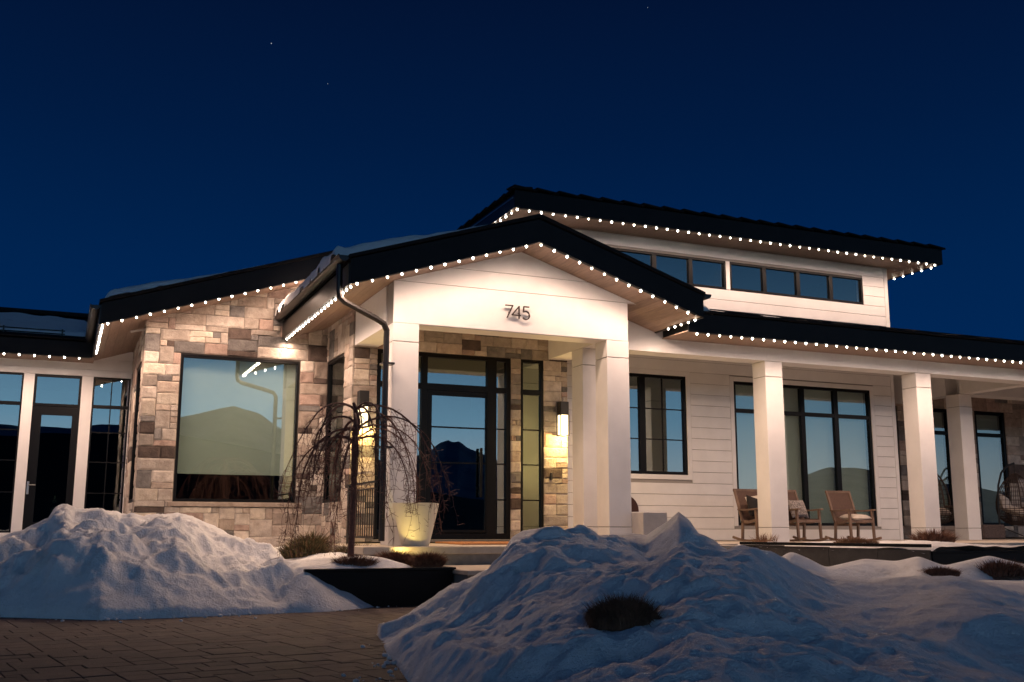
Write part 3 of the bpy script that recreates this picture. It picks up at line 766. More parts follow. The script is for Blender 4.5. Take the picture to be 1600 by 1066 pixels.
def porch_roof():
    y0, z0 = 15.47, 3.475
    r = hp('porch_roof', prism([(y0+.04, z0+.02), (YB+.5, z0+.02), (22.8, z0+.34+PRS*(22.8-y0)-.1), (22.8, z0+.34+PRS*(22.8-y0)), (y0+.04, z0+.34)], 'X', 10.12, 30), 'tile')
    r['label'] = 'long low roof over the right-hand porch'
    hp('fascia_board', box(10.1, 30, y0, y0+.038, z0-.012, z0+.335), 'fascia', r)
    for k in range(5): hp('soffit_plank', box(10.1, 30, y0+.04+k*.172, y0+.208+k*.172, z0, z0+.018), 'soffit', r)
    tl = []
    for s in range(3):
        tl.append(mesh('roof_tile', *bevbox(0, .435, 0, .40, 0, .038+.004*s, .007), MAT['tile']))
    R = random.Random(4)
    for j in range(3):
        for i in range(46):
            x = 10.05+i*.44+(.22 if j % 2 else 0)
            o = ob('roof_tile', tl[R.randrange(3)], None, r)
            o.location = (x, y0-.05+j*.36, z0+.345+j*.36*PRS+R.uniform(-.006, .006)); o.rotation_euler = (math.atan(PRS)-.05, R.uniform(-.01, .02), 0)
    gs = []
    for j in range(3, 9):
        for i in range(46):
            x = 10.05+i*.44+(.22 if j % 2 else 0); yy = y0-.05+j*.36; z = z0+.345+j*.36*PRS+R.uniform(-.008, .008)
            v, f = box(x, x+.43, yy, yy+.40, 0, .035); v = [(p[0], p[1], p[2]+z+(p[1]-yy)*(PRS-.05)) for p in v]
            gs.append((v, f))
    hp('roof_tiles', join(*gs), 'tile', r, kind='stuff')
    return r
porch_roof()

# ---- upper storey
UX1 = 17.83; UX0 = 8.6; UZ = 6.15
UH = [(6.95+1.8, 9.55, 5.2, 5.85), (9.55, 13.205, 5.2, 5.85), (13.31, 17.07, 5.2, 5.85)]
UH = [(9.55, 13.205, 5.2, 5.85), (13.31, 17.07, 5.2, 5.85)]
up = siding('wall', Yw, UX0, UX1, 4.601, UZ+.05, UH, [(13.206, 13.309, 5.2, 5.85), (17.72, 17.828, 4.601, UZ)], 4.25+.236*2, 'white board siding of the clerestory storey')
for hh in UH:
    n = 4; st = (hh[1]-hh[0])/n
    window('F', Yw, hh[:2], hh[2:], t=.05, vm=[(hh[0]+st*k, .10) for k in range(1, n)], gl='g_day', inset=.005, label='strip of clerestory windows')
    room('F', Yw, hh[0]-.05, hh[1]+.05, 5.0, 6.0, 3)
hp('wall', box(UX0, UX0+.2, Yw+.22, 24, 4.4, UZ+.05), 'white'); hp('wall', box(UX1-.2, UX1, Yw+.24, 24, 4.4, UZ+.05), 'white')
def upper_roof():
    x0, x1, y0, y1 = 7.72, 18.72, 17.79, 25.0
    r = hp('upper_roof', join(box(x0+.03, x1-.03, y0+.03, y1, UZ+.02, UZ+.34)), 'tile'); r['label'] = 'low overhanging roof above the clerestory'
    hp('hip', fixn(([(x0, y0, UZ+.34), (x1, y0, UZ+.34), (x1, y1, UZ+.34), (x0, y1, UZ+.34), (x0+3.6, y0+3.6, UZ+.34+.75), (x1-3.6, y0+3.6, UZ+1.09)],
                    [(0, 1, 5, 4), (1, 2, 5), (2, 3, 4, 5), (3, 0, 4), (0, 3, 2, 1)])), 'tile', r)
    hp('fascia_board', box(x0, x1, y0, y0+.028, UZ-.012, UZ+.345), 'fascia', r)
    hp('fascia_board', box(x0, x0+.028, y0+.029, y1, UZ-.012, UZ+.26), 'gutter', r)
    hp('fascia_board', box(x1-.028, x1, y0+.029, y1, UZ-.012, UZ+.345), 'fascia', r)
    hp('drip_strip', box(x0-.012, x0-.001, y0+.1, y1, UZ+.20, UZ+.225), 'handle', r)
    for k in range(5): hp('soffit_plank', box(x0+.03, x1-.03, y0+.03+k*.17, y0+.195+k*.17, UZ, UZ+.018), 'soffit', r)
    for k in range(4): hp('soffit_plank', box(x1-.87+k*.21, x1-.665+k*.21, y0+.88, y1, UZ, UZ+.018), 'soffit', r)
    for k in range(5): hp('soffit_plank', box(x0+.03+k*.17, x0+.195+k*.17, y0+.88, y1, UZ, UZ+.018), 'soffit', r)
    tl = mesh('roof_tile', *bevbox(0, .50, 0, .42, 0, .04, .006), MAT['tile'])
    for i in range(23):
        o = ob('roof_tile', tl, None, r); o.location = (x0-.04+i*.482, y0-.06, UZ+.395); o.rotation_euler = (.10, .105, 0)
    tl2 = mesh('roof_tile', *bevbox(0, .42, 0, .50, 0, .04, .006), MAT['tile'])
    for i in range(15):
        o = ob('roof_tile', tl2, None, r); o.location = (x0-.06, y0-.06+i*.482, UZ+.352); o.rotation_euler = (-.085, -.10, 0)
    return r
upper_roof()
hp('house_core', join(box(8.9, 17.6, 22.2, 27, ZB, 4.4), box(5, 8.6, 23, 28, ZB, 4.0)), 'dark')

# ---- porch slabs, steps
hp('porch_slab', bevbox(4.0, 10.4, 14.6, Yd+.2, ZF-.13, ZF-.02, .01), 'floor')
hp('slab_riser', box(4.05, 10.35, 14.66, Yd, -1.06, ZF-.131), 'riser')
hp('porch_slab', bevbox(8.2, 30, 15.0, Yr+.1, ZF-.125, ZF-.001, .01), 'floor')
hp('slab_riser', box(10.42, 30, 15.06, Yr, -1.06, ZF-.126), 'riser')
hp('step', bevbox(4.86, 10.3, 12.7, 14.66, -.60, -.54, .008), 'floor')
hp('step_riser', box(4.9, 10.3, 12.78, 14.6, -1.06, -.601), 'riser')
hp('step', bevbox(4.92, 8.5, 12.35, 12.78, -.80, -.74, .008), 'floor')
hp('step_riser', box(4.95, 8.5, 12.4, 12.77, -1.06, -.801), 'riser')

# ------------------------------------------------------------------ string lights
led_geo = (lathe([(.0, -.030), (.010, -.020), (.0165, -.012), (.0185, 0), (.015, .006)], 10))
leds = []
for _k, _s in enumerate((16, 26, 26, 34)):
    _m = emis('led_glow', (1.0, .87+.02*_k, .70+.03*_k), _s); _m.cycles.emission_sampling = 'NONE'; leds.append(mesh('bulb', *led_geo, _m, smooth=True))
def spot_data(nm, w, ang=177):
    d = bpy.data.lights.new(nm, 'SPOT'); d.energy = w; d.color = WARM; d.spot_size = math.radians(ang); d.spot_blend = 1.0; d.shadow_soft_size = .012
    return d
SP = spot_data('led_beam', SPOT_W); SPs = spot_data('led_beam_dense', SPOT_W*.8)
def strand(label, p0, p1, step=.243, data=None, off=(0, 0, 0), trim=0., jit=.004):
    p0, p1 = Vector(p0), Vector(p1); n = max(2, int((p1-p0).length/step)+1)
    t = thing('string_lights', label, 'string lights', p0, 0, 'permanent eave lights round the roof edges')
    inv = Matrix.Translation(-p0)
    a = ob('light_track', bar(p0, p1, .022, .010), MAT['gutter'], t); a.matrix_parent_inverse = inv
    R = random.Random(label)
    for i in range(n):
        p = p0+(p1-p0)*(i*step/(p1-p0).length)+Vector((R.uniform(-jit, jit), R.uniform(-jit, jit), -.012))
        if (p-p0).length > (p1-p0).length+.01: break
        b = ob('bulb', leds[R.randrange(4)], None, t); b.matrix_parent_inverse = inv; b.location = p
        l = bpy.data.objects.new('led_lamp', data or SP); C.objects.link(l); l.parent = t; l.matrix_parent_inverse = inv
        l.location = p+Vector((0, 0, -.04))
fy = Yf+.055
strand('string of lights under the left rake of the entry gable', (3.86, fy, por_s(3.86)-.012), (XC-.06, fy, por_s(XC-.06)-.012))
strand('string of lights under the right rake of the entry gable', (XC+.05, fy, por_s(XC+.05)-.012), (EX1-.10, fy, por_s(EX1-.1)-.012))
strand('string of lights along the left eave of the entry roof beside the gutter', (EX0+.05, 14.95, por_s(EX0)+.0), (EX0+.05, 19.75, por_s(EX0)+.0), step=.24)
strand('short string of lights along the right eave of the entry roof', (EX1-.03, 15.0, por_s(EX1)+.0), (EX1-.03, 15.95, por_s(EX1)+.0), step=.22)
strand('string of lights under the rake of the left stone wing', (.55, Yl-.69, wing_s(.55)-.012), (5.1, Yl-.69, wing_s(5.1)-.012), step=.245)
strand('string of lights on the short eave between stone wing and sunroom', (.47, Yl-.66, wing_s(.47)-.012), (.47, 22.6, wing_s(.47)-.012), step=.23)
strand('string of lights along the sunroom eave at far left', (-8.8, Yse+.06, SZ-.014), (.36, Yse+.06, SZ-.014), step=.28)
strand('string of lights along the front eave of the high roof', (7.79, 17.85, UZ-.014), (18.66, 17.85, UZ-.014), step=.262)
strand('string of lights on the left end of the high roof', (7.78, 18.1, UZ-.014), (7.78, 21.5, UZ-.014), step=.28)
strand('string of lights on the right end of the high roof', (18.66, 18.1, UZ-.014), (18.66, 21.2, UZ-.014), step=.30)
strand('long string of lights along the porch eave on the right', (10.31, 15.53, 3.463), (24.5, 15.53, 3.463), step=.243)

# ------------------------------------------------------------------ lanterns, doorbell, number
def lantern(x, y, z0, label):
    t = thing('wall_lantern', label, 'lantern', (x, y, z0), 0, 'wall lanterns beside the front door')
    w, d = .085, .075; B = ob
    B('back_plate', bevbox(-.05, .05, .085, .11, .25, .60, .004), MAT['iron'], t)
    B('arm', box(-.02, .02, .05, .09, .42, .47), MAT['iron'], t)
    B('hood', bevbox(-w, w, -d-.04, d-.04+.03, .385, .635, .004), MAT['iron'], t)
    B('frame', join(*[box(sx*w-.008, sx*w+.008, sy-.008, sy+.008, .0, .385) for sx in (-1, 1) for sy in (-d-.035, d-.02)], box(-w-.008, w+.008, -d-.043, d-.012, -.012, .0)), MAT['iron'], t)
    B('diffuser', box(-w+.014, w-.014, -d-.02, d-.035, .01, .38), MAT['lens'], t)
    for k, (dz, rx) in enumerate(((-.03, 0),)):
        l = bpy.data.objects.new('lantern_lamp', bpy.data.lights.get('lantern') or bpy.data.lights.new('lantern', 'POINT'))
        C.objects.link(l); l.parent = t; l.location = (0, -.11, -.03)
        l.data.energy = LANTERN_W; l.data.color = (1.0, .66, .22); l.data.shadow_soft_size = .05
lantern(8.69, 17.74, 1.735, 'lit black box lantern on the stone right of the door')
lantern(4.78, 17.74, 1.735, 'lit black box lantern on the stone left of the door, behind the weeping tree')
ob('doorbell', bevbox(8.485, 8.53, 17.835, 17.868, .90, 1.03, .004), MAT['iron'], label='small black doorbell on the stone below the right lantern', category='doorbell')

hn = thing('house_number', 'slim bronze house number 745 on the portico gable', 'house number', (6.78, Yp-.05, 3.52))
inv = Matrix.Identity(4)
def stroke(pts, w=.026):
    gs = []
    for a, b in zip(pts, pts[1:]): gs.append(bar((a[0], 0, a[1]), (b[0], 0, b[1]), w, .02))
    return join(*gs)
def seg2(a, b, w):
    a, b = Vector(a), Vector(b); d = (b-a).normalized(); n = Vector((-d.y, d.x))*w/2
    p = [a-n, b-n, b+n, a+n]
    return prism([(q.x, q.y) for q in p], 'Y', -.012, .012)
W_ = .019
ob('digit', join(seg2((-.245, .108), (-.105, .108), W_), seg2((-.112, .112), (-.215, -.105), W_), box(-.17, -.16, .012, .05, 0, .01)), MAT['digit'], hn)
ob('digit', join(seg2((.005, .108), (-.125, -.048), W_), seg2((-.125, -.048), (.035, -.048), W_), seg2((.002, .108), (.002, -.105), W_), box(-.003, .007, .012, .05, -.01, 0)), MAT['digit'], hn)
arc = [(.125+.066*math.cos(a), -.038+.068*math.sin(a)) for a in [math.radians(d) for d in range(128, -150, -16)]]
ob('digit', join(seg2((.085, .108), (.185, .108), W_), seg2((.088, .112), (.082, .012), W_), *[seg2(arc[i], arc[i+1], W_) for i in range(len(arc)-1)], box(.18, .19, .012, .05, -.04, -.03)), MAT['digit'], hn)

# ------------------------------------------------------------------ snow
def left_bank():
    XS = np.arange(-9.0, 4.95, .028); YS = np.concatenate([np.arange(11.6, 16, .026), np.arange(16, 19.9, .05)])
    X, Y = np.meshgrid(XS, YS); r = X/Y
    def S(px, py): # photo column and row to azimuth ratio and height ratio
        d = cf+cr_*((px-800)/1620.68)-cu_*((py-533)/1620.68); return d.x/d.y, d.z/d.y
    cr_, cu_ = r2, u2
    cp = [S(*p) for p in ((-400, 850), (-200, 845), (0, 840), (40, 830), (74, 816), (86, 797), (104, 792), (118, 800), (160, 800), (182, 803), (188, 810), (214, 809), (240, 804), (285, 804), (305, 812), (340, 835), (365, 845), (400, 856), (440, 863), (500, 868), (560, 872), (620, 876))]
    zr = np.interp(r, [c[0] for c in cp], [c[1] for c in cp])
    Yc = 15.3+.5*vn(X*.5, X*0+3, 9)
    tp = [(-9, 13.8), (-3, 13.6), (-.6, 13.3), (.1, 12.75), (.5, 12.4), (1.2, 12.4), (2.4, 12.58), (3.1, 12.72), (3.6, 13.02), (3.85, 13.22), (3.98, 13.5), (4.3, 13.6), (6, 13.8)]
    Yt = np.interp(X, [t[0] for t in tp], [t[1] for t in tp])
    zc = zr*Yc
    bed = -.44+.05*fbm(X*1.3, Y*1.3, 3)-.10*sst(4.2, 4.9, X)
    u = np.clip((Y-Yt)/(Yc-Yt), 0, 1)
    prof = np.where(X < 2.6, .55*u**.62+.45*u, .55*u**.5+.45*u)
    front = -1.0+(zc+1.0)*prof
    back = zc+(bed-zc)*sst(0, 1, (Y-Yc)/2.6)
    H = np.where(Y < Yc, front, back)
    amp = sst(0, .35, u)*(.3+.7*sst(1.02, .75, u))
    fold = ridg(X*.9+Y*.5+.4*fbm(X, Y, 21), Y*.75-X*.25, 31, 3, .55)
    H = H+amp*(.27*fold+.13*fbm(X*1.1, Y*1.3, 12, 4, .5)+.035*ridg(X*4.2+fbm(X*3, Y*3, 77), Y*3.6, 78, 3, .6))*np.where(X < 3.2, 1, .4)
    H += amp*(.075*ridg(X*2.6+.4*fbm(X*2,Y*2,55), Y*2.2+X*.8, 46, 3, .6)+.05*ridg(X*1.2-Y*1.9, Y*.8, 47, 2))+.022*fbm(X*5, Y*5, 40, 4, .6)+.016*ridg(X*7, Y*7, 44, 2)
    H -= .35*(1-sst(0, .04, u))
    H += .016*fbm(X*13, Y*13, 181, 3, .65)*amp
    # the bed behind the black planter
    inb = sst(2.75, 3.0, X)*(Y > 13.27)
    bed2 = -.47+.07*fbm(X*1.6, Y*1.6, 5, 3)+.06*sst(3.0, 3.6, X)*sst(4.5, 4.0, X)-.16*sst(4.3, 4.75, X)-.10*sst(13.6, 13.3, Y)+.05*sst(15, 17, Y)
    H = H*(1-inb)+np.maximum(bed2, -2)*inb
    # front piece leaning on the planter, ends at a tip
    fr = (Y <= 13.27)&(X > 2.5)
    lim = np.interp(X, [2.5, 2.86, 2.95, 3.1, 3.25, 3.45, 3.6, 3.75, 3.85, 4.0], [-.45, -.52, -.56, -.66, -.73, -.82, -.90, -.98, -1.05, -1.4])
    tt = np.clip((Y-Yt)/np.maximum(13.24-Yt, .03), 0, 1); bf = sst(2.5, 2.95, X)
    Hf = -1.06+(lim+1.06)*tt**.6+.035*fbm(X*4, Y*4, 6, 4)*tt
    H = np.where(fr, H*(1-bf)+Hf*bf, H)
    keep = (H > -1.08)
    hmesh('snow_bank', XS, YS, H, MAT['snow_dirty'], keep, label='high plowed snow bank left of the entry in front of the stone wing', category='snow bank')
left_bank()

def right_bank():
    XS = np.concatenate([np.arange(.9, 9.6, .021), np.arange(9.6, 18.5, .045)]); YS = np.concatenate([np.arange(2.6, 10.6, .0215), np.arange(10.6, 14.3, .045)])
    X, Y = np.meshgrid(XS, YS); r = X/Y
    def S(px, py):
        d = cf+r2*((px-800)/1620.68)-u2*((py-533)/1620.68); return d.x/d.y, d.z/d.y
    cp = [S(*p) for p in ((560, 1010), (588, 992), (602, 984), (640, 958), (700, 918), (750, 896), (772, 884), (786, 862), (800, 840), (820, 828), (850, 825), (872, 829), (889, 839), (925, 842), (958, 836), (985, 833), (1010, 836), (1024, 826), (1042, 815), (1060, 800), (1078, 816), (1092, 836), (1110, 850), (1128, 859), (1172, 862), (1215, 872), (1250, 886), (1300, 900), (1360, 906), (1440, 900), (1500, 906), (1600, 918), (1800, 925), (2200, 930))]
    zr = np.interp(r, [c[0] for c in cp], [c[1] for c in cp])
    Yc = np.interp(r, [.25, .30, .38, .45, .60, .64, .70, .85, 1.2, 2], [9.75, 9.75, 10.6, 10.4, 9.2, 8.6, 8.8, 8.6, 8.0, 7])
    cx_ = np.array([c[0] for c in cp]); cz_ = np.array([c[1] for c in cp]); gx = np.linspace(.2, 2, 400); gz = np.interp(gx, cx_, cz_)
    ker = np.hanning(75); ker /= ker.sum(); gs = np.convolve(np.pad(gz, 37, mode='edge'), ker, 'valid')
    zc = zr*Yc; zs = (np.interp(r, gx, gs)-.004)*Yc
    # toe towards the camera; at the left the pile ends on the pavers
    Yt = np.interp(r, [.20, .285, .292, .300, .318, .345, .40, .5, 1.5], [11, 10.2, 9.6, 8.3, 6.9, 5.2, 3.6, 2.6, 2.0])
    u = np.clip((Y-Yt)/np.maximum(Yc-Yt, .05), 0, 1)
    prof = .35*u**.55+.65*u
    wz = sst(.55, .98, u)*sst(.30, .36, r)+1-sst(.30, .36, r); ze = zc*wz+zs*(1-wz)
    front = -1.0+(ze+1.0)*prof
    # shallow hollows and the folds that run across the slope
    d = Y-Yc
    back = zc+(-.62-zc)*sst(0, 1, d/1.6)
    H = np.where(Y < Yc, front, back)
    amp = sst(.02, .30, u)*(1-sst(.80, .98, u))
    wx = X+.5*fbm(X*.7, Y*.7, 61); wy = Y+.5*fbm(X*.7, Y*.7, 62)
    f1 = ridg((wx*.35-wy*.85)*.62, (wx*.85+wy*.35)*.30, 71, 3, .45)
    left = sst(5.6, 3.6, X-.25*(Y-6))
    bl = 1-2*np.abs(fbm(wx*1.15, wy*1.5, 75, 2, .4))          # soft billows with sharp seams
    H += amp*((.13+.07*left)*f1+(.09+.03*left)*fbm(X*.8, Y*.9, 72, 3, .45)+(.030+.060*left)*bl+(.018+.060*left)*ridg(X*1.5+.5*fbm(X*2, Y*2, 5), Y*2.9, 75, 3, .5)+(.006+.030*left)*fbm(X*5, Y*5, 76, 3, .55))
    # ridge that runs down from the right shoulder, cleft below the peak
    def rid(x0, y0, x1, y1, w, a):
        dx, dy = x1-x0, y1-y0; t = np.clip(((X-x0)*dx+(Y-y0)*dy)/(dx*dx+dy*dy), 0, 1)
        return a*np.exp(-(((X-x0-t*dx)**2+(Y-y0-t*dy)**2)/w**2))*np.sin(np.pi*np.clip(t*.9+.08, 0, 1))
    H += .007*amp*fbm(X*8, Y*8, 190, 3, .6)+rid(6.3, 8.0, 4.0, 5.9, .30, .15)+rid(8.3, 7.7, 5.2, 5.2, .4, .12)+rid(3.9, 9.6, 3.2, 7.4, .35, .12)+rid(5.6, 8.4, 5.1, 7.3, .22, .14)
    H -= .24*np.exp(-(((X-4.95)/.34)**2+((Y-7.75)/.50)**2))
    H += (.004+.012*left)*fbm(X*9, Y*9, 80, 3, .6)
    H -= .35*(1-sst(0, .05, u))
    H = np.where((Y >= Yc) & (r < .60), np.minimum(H, zc-(zc+1.2)*sst(0, 1, (Y-Yc)/1.1)), H)
    H += (.003+.006*left)*fbm(X*16, Y*16, 180, 3, .65)*amp
    # second row of drifts behind
    bp = [S(px, py) for px, py in ((1200, 884), (1235, 861), (1262, 872), (1290, 887), (1350, 873), (1400, 877), (1435, 869), (1475, 884), (1545, 868), (1600, 882), (2000, 880))]
    gb = np.linspace(.5, 2, 1500); gv = np.interp(gb, [S(1130, 0)[0]]+[b[0] for b in bp], [-.06]+[b[1] for b in bp])
    kb = np.hanning(27); kb /= kb.sum(); gv = np.convolve(np.pad(gv, 13, mode='edge'), kb, 'valid'); bz = np.interp(r, gb, gv)
    Yb = 10.6+.4*np.sin(r*23)
    hb = bz*Yb-.30*sst(0, 1.3, np.abs(Y-Yb))-.05*(Y-Yb)**2+.05*fbm(X*1.2, Y*1.2, 91)*sst(0, .5, np.abs(Y-Yb))
    hb = np.where(r > .70, hb, -2)
    H = np.maximum(H, hb*sst(.70, .74, r)+(-1.2)*(1-sst(.70, .74, r)))
    H = np.where(r < .285, -1.2, H)
    # keep clear of the steps, the entry walk and the planter
    keep = (H > -1.09) & ~((X < 8.4) & (Y > 12.2)) & ~((Y > 11.4) & (X > 11.2)) & (r > .25)
    hmesh('snow_bank', XS, YS, H, MAT['snow_dirty'], keep, label='large shadowed snow bank in the right foreground with a pointed peak', category='snow bank')
right_bank()

def patch(name, label, cat, x0, x1, y0, y1, fn, mat='snow', step=.03, edge=.25, parent=None, kind=None):
    XS = np.arange(x0, x1+step, step); YS = np.arange(y0, y1+step, step); X, Y = np.meshgrid(XS, YS)
    base, th = fn(X, Y)
    e = np.minimum(np.minimum(X-x0, x1-X), np.minimum(Y-y0, y1-Y))+.03*fbm(X*3, Y*3, int(x0*10) % 97, 3)
    t = np.sqrt(np.clip(e/edge, 0, 1)*(2-np.clip(e/edge, 0, 1)))
    H = base+th*t*(1+.5*fbm(X*1.5, Y*1.5, 8, 3))-.03*(t < .02)
    hmesh(name, XS, YS, H, MAT[mat], t > .0, label=label, category=cat, kind=kind)
patch('roof_snow', 'thick snow lying on the left slope of the entry roof above the gutter', 'snow', EX0-.20, 6.6, Yf+.28, 19.85, lambda X, Y: (4.578+.43-.32*(XC-np.maximum(X, EX0)), .25-.055*(X-3.6)), edge=.15)
patch('roof_snow', 'thin snow along the lower part of the stone wing roof', 'snow', .47, 3.7, Yl-.72, 25, lambda X, Y: (3.50+PITCH*(X-.43)+.43, .19-.052*(X-.4)), edge=.30, step=.05)
patch('roof_snow', 'wide sheet of snow on the sunroom roof', 'snow', -9, .32, 23.35, 27.6, lambda X, Y: (SZ+.36+.255*(Y-Yse-.04), .12+X*0), edge=.25, step=.06)
patch('roof_snow', 'small lump of snow where the entry roof meets the porch roof', 'snow', 10.1, 10.85, 15.75, 16.9, lambda X, Y: (3.83+PRS*(Y-15.47), .42-.42*(X-10.1)), edge=.3)
patch('roof_snow', 'thin strip of snow lying between tiles of the porch roof', 'snow', 10.9, 11.6, 16.3, 16.55, lambda X, Y: (3.84+PRS*(Y-15.47), .035+X*0), edge=.1)
patch('roof_snow', 'sliver of snow on the porch roof farther right', 'snow', 12.3, 12.9, 16.3, 16.5, lambda X, Y: (3.84+PRS*(Y-15.47), .035+X*0), edge=.1)

def crumbs():
    R = random.Random(8); V, F = [], []
    ico = bmesh.new(); bmesh.ops.create_icosphere(ico, subdivisions=1, radius=1); iv = [v.co.copy() for v in ico.verts]; ico.verts.index_update(); jf = [tuple(v.index for v in f.verts) for f in ico.faces]; ico.free()
    spots = []
    for k in range(60):
        t = R.random(); y = 6.2+4.0*t; x = .303*y-R.expovariate(9)*.7+.05; spots.append((x, y))
    for k in range(110):
        x = R.uniform(-5, 4.1); y = np.interp(x, [-9, -3, -.6, .1, .5, 1.2, 2.4, 3.1, 3.75, 4.2], [13.8, 13.6, 13.3, 12.75, 12.4, 12.4, 12.65, 12.95, 13.2, 13.2])-R.expovariate(9)+.05; spots.append((x, y))
    for x, y in spots:
        r = R.choice([.006, .009, .013, .018, .028]); o = len(V); sx, sy, sz = R.uniform(.7, 1.4), R.uniform(.7, 1.4), R.uniform(.5, .9)
        for v in iv:
            q = R.uniform(.8, 1.15)*r; V.append((x+v.x*q*sx, y+v.y*q*sy, ZG+r*.3+v.z*q*sz))
        F += [tuple(i+o for i in f) for f in jf]
    ob('snow_crumbs', (V, F), MAT['snow'], smooth=True, kind='stuff', label='loose crumbs of snow scattered on the pavers along the banks', category='snow')
crumbs()

# ------------------------------------------------------------------ planters, steps, plants
pl = thing('planter', 'long black metal planter bed below the weeping tree', 'planter', (3.9, 13.26, ZG))
pinv = Matrix.Translation((-3.9, -13.26, -ZG))
def pp(t, inv, name, geo, mat):
    o = ob(name, geo, MAT[mat], t); o.matrix_parent_inverse = inv; return o
pp(pl, pinv, 'front_panel', bevbox(2.88, 4.845, 13.24, 13.29, ZG-.03, -.55, .004), 'box')
pp(pl, pinv, 'rim', join(bevbox(2.88, 4.89, 13.20, 13.30, -.55, -.515, .004), bevbox(4.80, 4.89, 13.301, 15.2, -.55, -.515, .004)), 'box')
pp(pl, pinv, 'side_panel', bevbox(4.80, 4.845, 13.291, 15.2, ZG-.03, -.55, .004), 'box')
# right planter with tile panels
pr_ = thing('planter', 'dark tiled planter wall below the porch with snow on top', 'planter', (11, 13, ZG))
rinv = Matrix.Translation((-11, -13, -ZG))
A, B_ = Vector((10.43, 14.6, 0)), Vector((11.55, 11.6, 0)); dv = (B_-A)/4; nrm = Vector((dv.y, -dv.x, 0)).normalized()
def quadprism(a, b, off0, off1, z0, z1):
    n = Vector((-(b-a).y, (b-a).x, 0)).normalized()
    p = [a+n*off0, b+n*off0, b+n*off1, a+n*off1]
    return fixn(([(q.x, q.y, z0) for q in p]+[(q.x, q.y, z1) for q in p], box(0, 1, 0, 1, 0, 1)[1]))
for k in range(4):
    a, b = A+dv*k+dv*.004, A+dv*(k+1)-dv*.004
    pp(pr_, rinv, 'panel', quadprism(a, b, 0, .05, ZG, -.265-.035*k/3), 'boxtile')
pp(pr_, rinv, 'cap', quadprism(A, B_, -.03, .07, -.262, -.215), 'box')
pm = thing('planter', 'low black metal planter box at the right end of the tiled one', 'planter', (12.8, 11.7, ZG))
minv = Matrix.Translation((-12.8, -11.7, -ZG))
pp(pm, minv, 'front_panel', bevbox(11.6, 14.0, 11.6, 11.64, ZG, -.345, .004), 'box')
pp(pm, minv, 'rim', bevbox(11.58, 14.03, 11.58, 11.68, -.345, -.315, .004), 'box')
XS_ = None
def bed_right():
    XS = np.arange(10.5, 17, .05); YS = np.arange(11.66, 15.0, .05); X, Y = np.meshgrid(XS, YS)
    xl = 10.43+(14.6-Y)*(1.12/3.0)+.04
    H = -.27-.075*(15-Y)/3.4+.08*fbm(X*1.4, Y*1.4, 15, 3)+.08*sst(0, .3, X-xl)*sst(14.9, 14.2, Y)*sst(15.5, 13.5, X)-.10*sst(13.6, 14.6, X)
    hmesh('bed_snow', XS, YS, H, MAT['snow'], (X > xl), label='smooth snow filling the bed between tiled planter and porch', category='snow')
bed_right()

def tuft(name, label, cat, cx, cy, cz, rx, ry, hgt, n, mats, seed, w=.006, droop=.5, up=.55, group=None, rim=.35):
    """dome of fine blades"""
    R = random.Random(seed); V, F, mi = [], [], []
    for k in range(n):
        a = R.uniform(0, 2*math.pi); q = math.sqrt(R.random()); bx, by = cx+rx*.8*q*math.cos(a), cy+ry*.8*q*math.sin(a)
        dome = math.sqrt(max(0, 1-q*q*.92)); L_ = hgt*(rim+(1-rim)*dome)*R.uniform(.6, 1.1)
        bz = cz-.02
        dx, dy = math.cos(a)*q*(1-up)+R.uniform(-.35, .35), math.sin(a)*q*(1-up)+R.uniform(-.35, .35)
        p0 = Vector((bx, by, bz+L_*.15)); p1 = p0+Vector((dx*L_*.6, dy*L_*.6, L_*.55)); p2 = p1+Vector((dx*L_*.9, dy*L_*.9, L_*(.45-droop*abs(R.gauss(0, .5)))))
        s = Vector((math.cos(a+1.6+R.uniform(-1, 1)), math.sin(a+1.6+R.uniform(-1, 1)), 0))*w*R.uniform(.6, 1.2)
        o = len(V); V += [tuple(p0-s), tuple(p0+s), tuple(p1-s*.8), tuple(p1+s*.8), tuple(p2)]
        F += [(o, o+1, o+3, o+2), (o+2, o+3, o+4)]; m = R.randrange(len(mats)); mi += [m, m]
    # soil-coloured heart so the tuft is not see-through
    hv, hf = [], []; nn = 14
    for j in range(5):
        ph = j/4*math.pi/2
        for i in range(nn):
            a = 2*math.pi*i/nn; rr = math.cos(ph)*(.80+.15*R.random()); hv.append((cx+rx*rr*math.cos(a), cy+ry*rr*math.sin(a), cz-.06+hgt*.52*math.sin(ph)))
    for j in range(4):
        for i in range(nn): hf.append((j*nn+i, j*nn+(i+1) % nn, (j+1)*nn+(i+1) % nn, (j+1)*nn+i))
    o = len(V); V += hv; F += [tuple(i+o for i in q) for q in hf]; mi += [0]*len(hf)
    me = mesh(name, V, F, mats, fmat=mi)
    return ob(name, me, None, label=label, category=cat, group=group)
DR, DS, DD = MAT['dry'], MAT['dry2'], MAT['dryd']
tuft('heather_mound', 'dark brown heather mound in the planter, left of the three', 'shrub', 3.62, 13.55, -.50, .34, .22, .17, 2600, [DD, DR], 1)
tuft('heather_mound', 'reddish heather mound at the middle of the planter by the spotlight', 'shrub', 4.28, 13.95, -.50, .30, .25, .22, 2600, [DR, DD], 2)
tuft('heather_mound', 'brown heather mound at the right end of the black planter', 'shrub', 4.60, 13.50, -.50, .26, .20, .20, 2600, [DR, DD], 3)
tuft('shrub', 'dark rounded shrub half buried in the near snow bank', 'shrub', 2.94, 5.25, -.535, .25, .18, .185, 17000, [DD, DR, DR], 4, w=.0026, up=.9, rim=.3, droop=1.2)
tuft('ornamental_grass', 'spiky dry grass clump in front of the second porch column', 'grass', 14.05, 14.0, -.24, .48, .3, .26, 1100, [DR, DD], 5, w=.006, droop=.2, up=.3)
